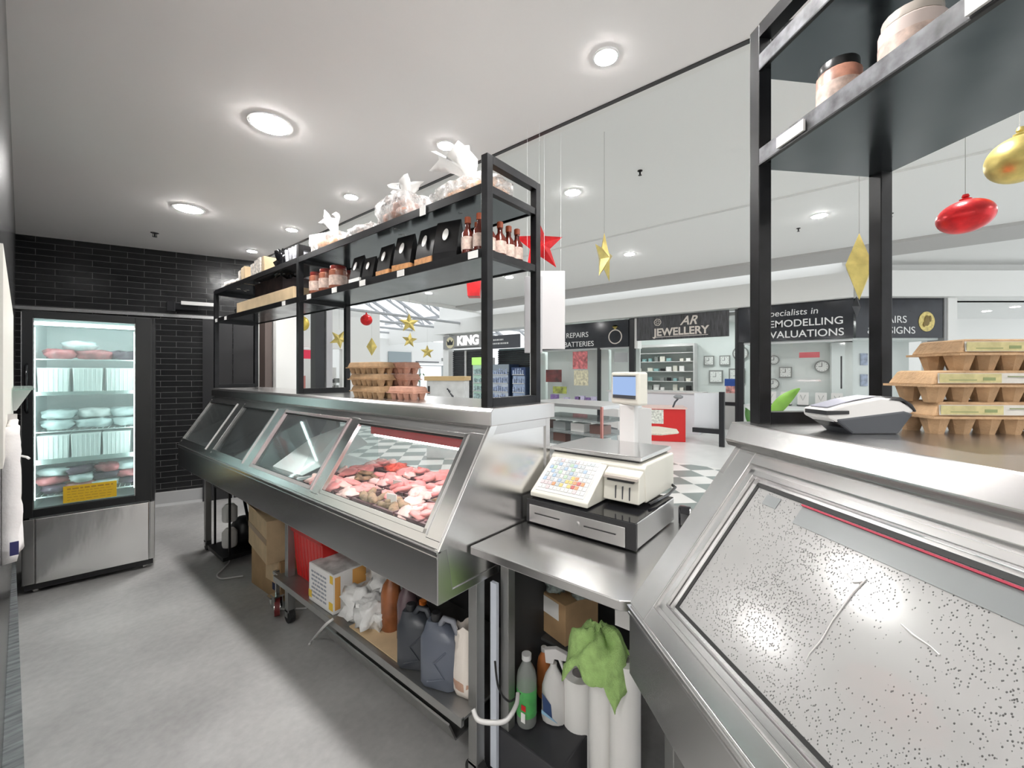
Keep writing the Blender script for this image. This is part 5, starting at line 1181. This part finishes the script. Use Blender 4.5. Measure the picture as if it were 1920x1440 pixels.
for k, (y, z, r, sq) in enumerate([(1.35, 1.58, .14, 1), (1.6, 1.9, .12, 0), (.60, 1.72, .15, 0), (1.62, 1.28, .14, 0), (2.0, 1.75, .1, 1), (1.98, 1.35, .12, 0)]):
    clock(['square clock in the middle of the corner shop window', 'oval clock high at the left of the clock window', 'green clock beside the red sale sign', 'round clock low at the left of the clock window', 'small square clock near the black post', 'round clock above the white plant pot'][k], (12.68, y, z), r, bool(sq))
panel('red sale sign hanging in the clock window', 'sign', 'sale_sign', .62, 1.02, 1.93, 2.06, mat('red sale card', (.62, .12, .14), .5), 12.2)
for k, y in enumerate([1.62, 1.30, .95, .60, .30]):
    t = thing('jewellery_stand', ['leftmost white jewellery stand in the clock window', 'second white jewellery stand in the clock window', 'middle white jewellery stand in the clock window', 'fourth white jewellery stand in the clock window', 'rightmost white jewellery stand in the clock window'][k], 'display stand', (12.3, y, .77), 0, 'white stands in the clock window')
    build('back_card', MB().prism([(-.06, 0), (.0, .32), (.02, .32), (.0, 0)], 'y', -.11, .11), PAPER, t); build('base', MB().box(-.12, .1, -.12, .12, 0, .02), BLACKP, t)
    build('chain', MB().tube([(-.055, -.05, .26), (-.075, 0, .13), (-.055, .05, .26)], .006, 5), CLKF, t)
for k, y in enumerate([1.83, .22]):
    one('black_bar', MB().box(-.01, .01, -.015, .015, 0, .75), BLK, ['vertical black display bar at the left of the clock window', 'vertical black display bar at the right of the clock window'][k], 'display bar', 'black bars in the clock window', loc=(12.2, y, 1.2))
# chamfered window
o = struct('window_4', MB().box(0, 1.9, 0, .01, .75, 2.30), GLASS); o.matrix_world = CHM
o = struct('wall_window_back', MB().box(.05, 1.9, .7, .75, 0, 2.34).box(0, 1.9, .02, .7, 0, .75).box(0, 1.9, .02, .7, 2.3, 2.34), BRT); o.matrix_world = CHM
for k, (x, z) in enumerate([(.72, 1.75), (.72, 1.25), (1.15, 1.75), (1.15, 1.25)]):
    o = one('blue_picture', MB().box(0, .16, 0, .03, 0, .28), mat('pale blue picture', (.30, .36, .48), .4, var=.4, vscale=12), 'small blue grey picture in the corner window, %s %s' % (['upper', 'lower'][k % 2], ['left', 'right'][k//2]), 'picture', 'blue grey pictures in the corner window'); o.matrix_world = CHM @ Matrix.Translation((x, .66, z))
# shelving unit with goods
t = thing('display_shelving', 'white shelving unit of jewellery goods seen through the shop entrance', 'shelving', (13.7, 4.85, 0))
def sh(name, mb, m): return build(name, mb, m, t, world=True)
sh('side_panel', MB().box(13.6, 13.95, 3.84, 3.87, .95, 2.5), WHITEP); sh('side_panel', MB().box(13.6, 13.95, 5.83, 5.86, .95, 2.5), WHITEP)
sh('back_panel', MB().box(13.93, 13.95, 3.87, 5.83, .95, 2.5), mat('grey green shelf back', (.50, .55, .53), .5))
for z in (.98, 1.28, 1.6, 1.92, 2.2): sh('shelf_board', MB().box(13.6, 13.93, 3.87, 5.83, z, z+.025), WHITEP)
sh('header', MB().box(13.6, 13.93, 3.87, 5.83, 2.42, 2.5), WHITEP)
bx = one('jewellery_box', MB().box(-.05, .05, -.07, .07, 0, .14), PAPER, 'x', 'box', bevel=.004)
cols = [PAPER, CLKF, mat('teal box', (.25, .42, .42), .5), mat('cream box', (.72, .70, .62), .5), BLACKP]
nbx = 0
for r_, z in enumerate((1.005, 1.305, 1.625, 1.945)):
    for c_ in range(9):
        if (r_*9+c_) % 7 == 5: continue
        o = bx if nbx == 0 else bx.copy()
        if nbx: COL.objects.link(o)
        o.location = (13.72, 5.68-.205*c_, z); o.scale = (1, random.uniform(.7, 1.2), random.uniform(.6, 1.35))
        mm = random.choice(cols)
        if mm is not PAPER: o.data = bx.data.copy() if nbx else o.data; o.data.materials[0] = mm if nbx else PAPER
        tag(o, 'small jewellery box on the %s shelf of the white unit, position %s from the left' % (['lowest', 'second', 'third', 'top'][r_], ['one', 'two', 'three', 'four', 'five', 'six', 'seven', 'eight', 'nine'][c_]), None, 'jewellery boxes on the white shelving'); nbx += 1
# counters and furniture of the mall
t = thing('shop_counter', 'long white counter in front of the jewellery shelving', 'counter', (11.3, 4.2, 0))
build('front', MB().box(11.1, 11.2, 3.0, 5.5, 0, 1.03), mat('pale blue white laminate', (.74, .77, .80), .4), t, world=True)
build('body', MB().box(11.2, 11.6, 3.0, 5.5, 0, 1.03), WHITEP, t, world=True); build('worktop', MB().box(11.06, 11.65, 2.95, 5.55, 1.03, 1.07), WHITEP, t, world=True)
t = thing('black_desk', 'black framed pay desk right of the white counter', 'desk', (9.7, 2.3, 0))
build('post', MB().box(9.55, 9.64, 2.10, 2.20, 0, 1.16), BLK, t, world=True); build('foot_rail', MB().box(9.6, 9.7, 2.2, 2.75, .26, .36), BLK, t, world=True)
build('front_panel', MB().box(9.75, 9.8, 2.2, 2.75, .36, 1.12), mat('grey white panel', (.68, .70, .73), .4), t, world=True)
t = thing('shop_cabinet', 'white cabinet with a black band and a blue box on top inside the shop entrance', 'cabinet', (12.9, 2.7, 0))
build('body', MB().box(12.7, 13.2, 2.4, 3.2, 0, 1.0), WHITEP, t, world=True); build('black_band', MB().box(12.68, 12.7, 2.4, 3.2, .66, .76), BLK, t, world=True)
one('blue_box', MB().box(0, .2, 0, .35, 0, .2), mat('cobalt blue box', (.03, .10, .42), .4), 'cobalt blue box stacked on the red and white one at the shop entrance', 'box', loc=(12.8, 2.45, 1.2))
one('red_white_box', MB().box(0, .2, 0, .35, 0, .2), mat('red and white print', (.65, .30, .28), .5, var=.7, vscale=9), 'red and white printed box under the blue box', 'box', loc=(12.8, 2.42, 1.0))
# red kiosk
kp = Vector((9.45, 3.52, 0))
t = thing('red_kiosk', 'red kiosk counter with picture panels in the mall', 'kiosk', tuple(kp), math.radians(24))
build('body', MB().box(0, .7, -.65, .62, 0, .74), RED, t, bevel=.006); build('worktop', MB().box(-.03, .73, -.68, .65, .74, .78), mat('pink rimmed top', (.75, .55, .50), .4), t)
build('picture_panel', MB().box(-.006, 0, .10, .40, .40, .72), mat('busy red print', (.62, .20, .16), .5, var=.9, vscale=18), t); build('white_panel', MB().box(-.006, 0, -.18, .08, .40, .72), mat('busy white print', (.66, .68, .62), .5, var=.4, vscale=22), t)
t = thing('desk_lamp', 'grey card reader head rising from the red kiosk', 'card reader', tuple(kp + Vector((.15, -.35, .78))))
build('stem', MB().tube([(0, 0, 0), (.02, -.04, .12), (.05, -.1, .2)], .02), GREYP, t); build('head', MB().blob((.06, -.1, .24), (.07, .11, .05), 6, 10), mat('grey plastic head', (.25, .26, .27), .4), t, smooth=True)
# round table
q = place(1216, 800, 5.9)
t = thing('cafe_table', 'cream octagonal table on a black pedestal in front of the red kiosk', 'table', (q.x, q.y, 0))
build('table_top', MB().lathe([(.40, .73), (.42, .74), (.42, .755), (.40, .76)], 8), mat('speckled cream laminate', (.66, .62, .52), .35, var=.12, vscale=60), t)
build('pedestal', MB().lathe([(.04, .02), (.04, .73)], 16), BLK, t, smooth='auto'); build('base', MB().box(-.3, .3, -.03, .03, 0, .03).box(-.03, .03, -.3, .3, 0, .03), BLK, t)
# glass case right behind the end of the left cabinet
t = thing('glass_display_case', 'glass case with small shelves standing in the mall behind the steel cabinet', 'display case', (3.15, 1.85, 0), math.radians(-8))
build('body', MB().box(-.25, .25, -.42, .42, 0, .85), WHITEP, t); build('glass_box', MB().box(-.25, -.244, -.42, .42, .85, 1.30).box(.244, .25, -.42, .42, .85, 1.30).box(-.25, .25, -.42, -.414, .85, 1.30), GLASS, t)
build('top_frame', MB().box(-.26, .26, -.43, .43, 1.28, 1.305), mat('thin silver frame', (.6, .6, .6), .3, .8), t)
for z in (.96, 1.06, 1.17): build('glass_shelf', MB().box(-.23, .23, -.40, .40, z, z+.008), thin_glass('grey shelf glass', (.7, .75, .75), 1.4, .3, (.45, .48, .48)), t)
build('corner_post', MB().box(-.262, -.245, -.435, -.418, .85, 1.3), mat('pinkish copper post', (.55, .25, .22), .3, .6), t)
for k in range(8):
    one('pastry_box', MB().box(-.05, .05, -.07, .07, 0, .07), [PAPER, mat('brown goods', (.22, .12, .1), .5), mat('grey goods', (.35, .38, .38), .5)][k % 3], 'small box inside the glass case, %s on the %s shelf' % (['far left', 'left', 'right', 'far right'][k % 4], ['lower', 'upper'][k//4]), 'box', 'small goods in the glass case', loc=(3.1-.02*(k % 4), 2.15-.19*(k % 4), [.968, 1.068][k//4]), rz=-.14, bevel=.003)
t = thing('white_cabinet', 'white low cabinet with a glass front beside the glass case', 'cabinet', (4.3, 1.93, 0), math.radians(-35))
build('body', MB().box(-.2, .2, -.19, .19, 0, 1.18), WHITEP, t, bevel=.004); build('glass_front', MB().box(-.206, -.2, -.17, .17, .74, .92), mat('pale glazed panel', (.45, .55, .57), .15), t); build('gap', MB().box(-.205, -.2, -.18, .18, .95, .98), GREYP, t)
one('cash_till', MB().box(-.12, .12, -.13, .13, 0, .06), mat('light grey plastic', (.66, .68, .70), .4), 'small pale grey till on the white cabinet', 'till', loc=(4.3, 1.93, 1.18), rz=-.6, bevel=.005)
# hanging acrylic panels beside the left rack
for k, (x, y, d, w_, h0, h1) in enumerate([(1000, 580, 2.35, .085, 518, 662), (1036, 580, 2.5, .125, 508, 655)]):
    q = place(x, y, d); za = H + (700-h1)/FOC*d; zb = H + (700-h0)/FOC*d
    m = MB(); m.m = Matrix.Translation((q.x, q.y, 0)) @ Matrix.Rotation(-YAW, 4, 'Z')
    t = thing('hanging_sign', ['greyish translucent panel hanging behind the near rack end, left one', 'plain white panel hanging beside the near rack end, right one'][k], 'hanging sign', (q.x, q.y, za), -YAW, 'blank hanging panels')
    build('panel', MB().box(-w_*.6, w_*.6, -.006, .006, 0, zb-za), mat('blank panel %d' % k, (.60, .585, .59) if k else (.46, .455, .47), .5), t, bevel=.004)
    build('cord', MB().tube([(-w_*.4, 0, zb-za), (-w_*.4, 0, 4-za)], .0006, 4).tube([(w_*.4, 0, zb-za), (w_*.4, 0, 4-za)], .0006, 4), mat('clear cord', (.8, .8, .8), .3), t)

# ------------------------------------------------------------------ hanging ornaments
def cord(t, z, zc=4.0): build('cord', MB().tube([(0, 0, z), (0, 0, zc-t.location.z)], .0016, 4), mat('dark thread', (.25, .24, .22), .6), t)
def star(label, x, y, d, R_, m, tilt=0, turn=0, n=5, r_=.42, th=.22, zc=4.0, sq=1.0):
    q = place(x, y, d); t = thing('star_ornament', label, 'ornament', tuple(q), 0, None)
    b = MB(); M = Matrix.Rotation(-YAW+turn, 4, 'Z') @ Matrix.Rotation(tilt, 4, 'Y'); b.m = M
    v = [(0, -R_*th, 0), (0, R_*th, 0)]
    for k in range(2*n):
        a = PI/2 + k*PI/n; rr_ = R_ if k % 2 == 0 else R_*r_; v.append((rr_*math.cos(a)*sq, 0, rr_*math.sin(a)))
    b.add(v, [(0, 2+k, 2+(k+1) % (2*n)) for k in range(2*n)] + [(1, 2+(k+1) % (2*n), 2+k) for k in range(2*n)])
    build('star_body', b, m, t); cord(t, R_*.98, zc); return t
def bauble(label, x, y, d, rx, rz_, m, tilt=0, zc=4.0):
    q = place(x, y, d); t = thing('bauble', label, 'ornament', tuple(q))
    b = MB(); b.m = Matrix.Rotation(-YAW, 4, 'Z') @ Matrix.Rotation(tilt, 4, 'Y'); b.blob((0, 0, 0), (rx, rx, rz_), 20, 32)
    build('ball', b, m, t, smooth=True)
    b = MB(); b.m = Matrix.Rotation(tilt*.4, 4, 'Y'); b.lathe([(rx*.20, rz_*.96), (rx*.22, rz_*1.06), (rx*.1, rz_*1.12), (rx*.14, rz_*1.2), (rx*.1, rz_*1.34)], 16); build('cap', b, m, t, smooth='auto')
    cord(t, rz_*1.3, zc); return t
bauble('large flattened red bauble hanging right of the right rack', 1810, 406, 3.2, .165, .125, REDF, -.16)
bauble('large gold bauble cut by the right edge of the view', 1912, 298, 3.2, .19, .175, GOLD, -.3)
star('gold star hanging alone left of the right rack', 1133, 484, 4.2, .26, GOLD, .0, 1.0)
star('big red star partly hidden behind the near rack post', 1012, 460, 3.3, .22, REDF, -.1, .35, th=.2)
star('gold diamond shaped ornament between the posts of the right rack', 1611, 500, 3.6, .29, GOLD, 0, .35, 2, .62, .35)
star('dark end of a black diamond ornament by the right rear post', 1606, 575, 8.5, .22, BLACKP, 0, .4, 2, .7)
q = place(889, 539, 3.9)
t = thing('red_lantern', 'small red square lantern under the near part of the left rack', 'ornament', tuple(q), -YAW)
build('shade', MB().prism([(-.055, -.09), (.055, -.09), (.07, .09), (-.07, .09)], 'y', -.06, .06), REDF, t); cord(t, .09)
bauble('small red bauble seen under the left rack', 687, 600, 7.5, .105, .10, REDF, 0)
star('gold star, upper of the hanging pair seen under the left rack', 767, 606, 9.0, .22, GOLD, 0, .3, zc=5.5)
star('gold star, lower of the hanging pair seen under the left rack', 768, 638, 11.0, .21, GOLD, .1, .3, zc=5.5)
star('gold star over the white shop sign at the mall entrance', 801, 660, 12.5, .22, GOLD, 0, .5, zc=5.5)
star('gold diamond ornament left of the gold star pair', 697, 650, 10.0, .22, GOLD, 0, .3, 2, .55, zc=4.0)
star('gold star half hidden by the second rack post', 636, 636, 7.2, .17, GOLD, .5, .4)
bauble('yellow gold bauble left of the second rack post', 568, 607, 7.0, .10, .12, mat('yellow gold', (.66, .50, .10), .4, .5), 0)
# ------------------------------------------------------------------ far black shop with fridges
t = thing('roller_shutter', 'black slatted roller shutter under the lit king sign', 'shutter', (12.2, 12.4, 0)); b = MB()
for k in range(30): b.box(12.15, 12.2, 11.3, 13.3, .0+.083*k, .07+.083*k)
build('slats', b, BLK, t, world=True); build('backing', MB().box(12.2, 12.22, 11.3, 13.3, 0, 2.55), mat('grey shutter gap', (.22, .23, .23), .5), t, world=True); build('guide', MB().box(12.1, 12.16, 12.45, 12.53, 0, 2.5), WHITEP, t, world=True)
t = thing('roller_shutter', 'dark slatted shutter behind the blue drinks fridges', 'shutter', (12.8, 10.1, 0)); b = MB()
for k in range(30): b.box(12.75, 12.8, 9.02, 11.25, .0+.083*k, .06+.083*k)
build('slats', b, BLK, t, world=True); build('backing', MB().box(12.8, 12.82, 9.02, 11.25, 0, 2.55), mat('teal grey shutter gap', (.18, .24, .25), .5), t, world=True)
def dfridge(label, y0, y1, h, mh, ml, mc):
    t = thing('drinks_fridge', label, 'fridge', (12.0, (y0+y1)/2, 0), 0, None)
    build('cabinet', MB().box(12.1, 12.7, y0, y1, 0, h), mc, t, world=True); build('header', MB().box(12.05, 12.1, y0, y1, h-.3, h), mh, t, world=True)
    build('lit_interior', MB().box(12.09, 12.1, y0+.05, y1-.05, .35, h-.32), ml, t, world=True)
    b = MB()
    for k in range(4): b.box(12.04, 12.09, y0+.05, y1-.05, .5+.33*k, .53+.33*k)
    build('shelf', b, WHITEP, t, world=True)
    b = MB(); y = y0+.08
    while y < y1-.12:
        for k in range(4): b.box(12.045, 12.088, y, y+.07, .53+.33*k, .53+.33*k+random.uniform(.14, .24))
        y += .11
    build('drinks_row', b, mat('drinks '+label[:6], (.42, .55, .55) if 'green' in label else (.35, .42, .58), .4, var=.6, vscale=14), t, world=True)
dfridge('green topped drinks fridge beside the rack post', 11.36, 12.05, 2.2, emit('green header', (.45, .85, .2), .9), mat('mint glow', (.55, .78, .66), .5), WHITEP)
dfridge('blue lit drinks fridge, right one of the pair in the black shop', 9.3, 9.95, 1.78, mat('navy header', (.03, .06, .16), .4), mat('blue interior', (.38, .48, .66), .5), mat('navy cabinet', (.03, .05, .1), .4))
dfridge('white blue drinks fridge, left one of the pair in the black shop', 10.1, 11.0, 1.9, mat('grey header', (.3, .35, .4), .4), mat('pale blue interior', (.6, .66, .75), .5), MATS['navy cabinet'])
# timber topped counter in the mall
q = place(836, 730, 7.6)
t = thing('timber_counter', 'white counter with a pale timber top seen under the left rack', 'counter', (q.x, q.y, 0), -YAW-.1)
build('body', MB().box(-.36, .33, 0, .5, 0, 1.42), mat('grey white front', (.68, .69, .69), .5, var=.12, vscale=6), t); build('timber_top', MB().box(-.40, .36, -.03, .53, 1.42, 1.50), mat('pale timber', (.62, .44, .22), .5), t)
b = MB()
for k in range(12): a = k*.5; b.box(.02+.02*k, .045+.02*k, -.004, 0, 1.25-.03*k, 1.28-.03*k+.01*(k % 3))
build('scattered_print', b, GREYP, t); build('handle', MB().box(-.33, -.30, -.02, 0, 1.18, 1.32), BLK, t)
# far entrance
GWH = mat('grey entrance sign', (.30, .35, .37), .5)
one('entrance_sign', MB().box(12.15, 13.52, 18.02, 18.08, 1.98, 2.66), GWH, 'blank grey sign panel above the far entrance', 'sign')
t = thing('entrance_sign', 'white sign panel with a grey line right of the blank grey panel', 'sign', (15.0, 18.0, 2.0))
build('sign_board', MB().box(13.56, 16.4, 18.02, 18.08, 2.06, 2.72), PAPER, t, world=True); build('grey_line', MB().box(13.8, 15.4, 18.0, 18.02, 2.15, 2.2), GREYP, t, world=True); build('round_mark', MB().box(15.6, 15.8, 18.0, 18.02, 2.25, 2.42), CLKF, t, world=True)
struct('door_2', MB().box(12.2, 16.3, 18.05, 18.15, 1.95, 2.0).box(12.2, 12.28, 18.05, 18.15, 0, 2).box(16.22, 16.3, 18.05, 18.15, 0, 2).box(13.75, 13.83, 18.05, 18.15, 0, 2).box(14.1, 14.16, 18.05, 18.15, 0, 2).box(15.7, 15.8, 18.05, 18.15, 0, 2), mat('grey door frame', (.35, .38, .38), .4))
struct('floor', MB().box(8, 30, 24, 40, -.1, -.003), mat('bright outdoor paving', (.8, .8, .8), .8))
for k, (x, y, d, s_) in enumerate([(748, 735, 15, .55), (766, 735, 15.5, .6), (735, 738, 14.5, .35)]):
    q = place(x, y, d)
    t = thing('potted_plant', ['green shrub in a pot by the entrance, left of two', 'green shrub in a pot by the entrance, right of two', 'low plant nearest the egg cartons by the entrance'][k], 'plant', (q.x, q.y, .3), 0, 'potted plants by the far entrance')
    b = MB(); rnd = random.Random(k)
    for i in range(150):
        c = Vector((rnd.gauss(0, .35*s_), rnd.gauss(0, .35*s_), .45+rnd.random()*1.3*s_)); d1 = Vector((rnd.uniform(-1, 1), rnd.uniform(-1, 1), rnd.uniform(-.3, 1))).normalized()*.14; d2 = Vector((rnd.uniform(-1, 1), rnd.uniform(-1, 1), 0)).normalized()*.045
        b.add([c-d1, c+d2, c+d1, c-d2], [(0, 1, 2, 3)])
    build('foliage', b, LEAFD if k % 2 else mat('olive leaf', (.16, .24, .08), .5), t); build('pot', MB().lathe([(.15, -.3), (.2, .1), (.18, .1)], 14), WALLW, t); build('stem', MB().tube([(0, 0, .1), (0, 0, .8)], .02), CARD, t)
# shops on the left end wall
struct('wall_left_shops', MB().box(2.9, 7.0, 14.2, 14.3, 0, 2.4), WALLW)
t = thing('red_sign', 'red hanging shop sign left of the dark mall column', 'sign', (5.6, 12.9, 1.8)); build('board', MB().box(5.35, 6.15, 12.86, 12.9, 2.0, 2.27), mat('bright red board', (.80, .03, .09), .5), t, world=True); build('lower_flag', MB().box(5.30, 5.5, 12.86, 12.9, 1.72, 2.0), MATS['bright red board'], t, world=True)
one('dark_column', MB().box(-.085, .085, -.1, .1, 0, 4.0), BLK, 'dark column seen between the two posts of the left rack', 'column', loc=(3.80, 8.0, 0))
one('grey_column', MB().box(-.06, .06, -.12, .12, 0, 4.0), mat('light grey column', (.45, .45, .47), .4), 'light grey strip column right beside the dark column', 'column', loc=(3.98, 8.0, 0))
t = thing('navy_rack', 'navy stand with red tops left of the dark column', 'stand', (4.2, 9.5, 0)); build('lower', MB().box(4.0, 4.25, 9.4, 9.5, 0, .95), mat('navy cloth', (.05, .06, .12), .7), t, world=True); build('upper', MB().box(4.02, 4.2, 9.4, 9.5, .95, 1.5), mat('dusty red cloth', (.50, .20, .18), .7), t, world=True)
for k in range(14):
    i, j = k % 4, k//4
    one('shop_item', MB().box(0, .10+.02*(k % 3), 0, .1, 0, .12+.03*(k % 2)), [BLACKP, GREYP, BLACKP, CLKF][k % 4], 'dark item on the distant shop display, row %s, column %s' % (['one', 'two', 'three', 'four'][j], ['one', 'two', 'three', 'four'][i]), 'shop goods', 'dark goods in the distant left shop', loc=(6.35+.17*i, 13.2, .78+.23*j))
one('goods_shelf', MB().box(6.25, 7.0, 13.15, 13.4, .74, .78).box(6.25, 7.0, 13.4, 13.45, .2, 1.75), WALLW, 'white shelf board carrying dark goods in the distant left shop', 'shelf')
# roof trusses of the sky-lit hall
TW = mat('grey truss paint', (.42, .43, .45), .5)
for k in range(5):
    y = 12.4+1.9*k; b = MB(); ax = 10.4; pts = [(4.2, 3.5), (10.4, 6.4), (16.6, 3.5)]
    for (x0, z0), (x1, z1) in zip(pts[:-1], pts[1:]):
        b.tube([(x0, y, z0), (x1, y, z1)], .09, 6); b.tube([(x0, y, z0-.35), (x1, y, z1-.35)], .06, 6)
        for q in range(6): u = (q+.5)/6; b.tube([(lerp(x0, x1, u), y, lerp(z0, z1, u)), (lerp(x0, x1, u+.08), y, lerp(z0, z1, u+.08)-.35)], .03, 5)
    b.tube([(4.4, y, 3.6), (16.4, y, 3.6)], .05, 6)
    one('roof_truss', b, TW, 'white roof truss of the bright hall, %s from the camera' % ['first', 'second', 'third', 'fourth', 'fifth'][k], 'roof truss', 'white roof trusses')
for k, x in enumerate((6.2, 8.2, 12.6, 14.6)):
    z = 6.4-abs(x-10.4)*2.9/6.2
    one('roof_purlin', MB().box(x-.06, x+.06, 11.7, 22, z+.05, z+.2), TW, 'white purlin running along the hall roof, %s' % ['leftmost', 'second from the left', 'third from the left', 'rightmost'][k], 'roof beam', 'purlins of the hall roof')
struct('trim_9', MB().box(12.2, 12.3, 11.6, 22, 3.0, 3.78), WALLW)
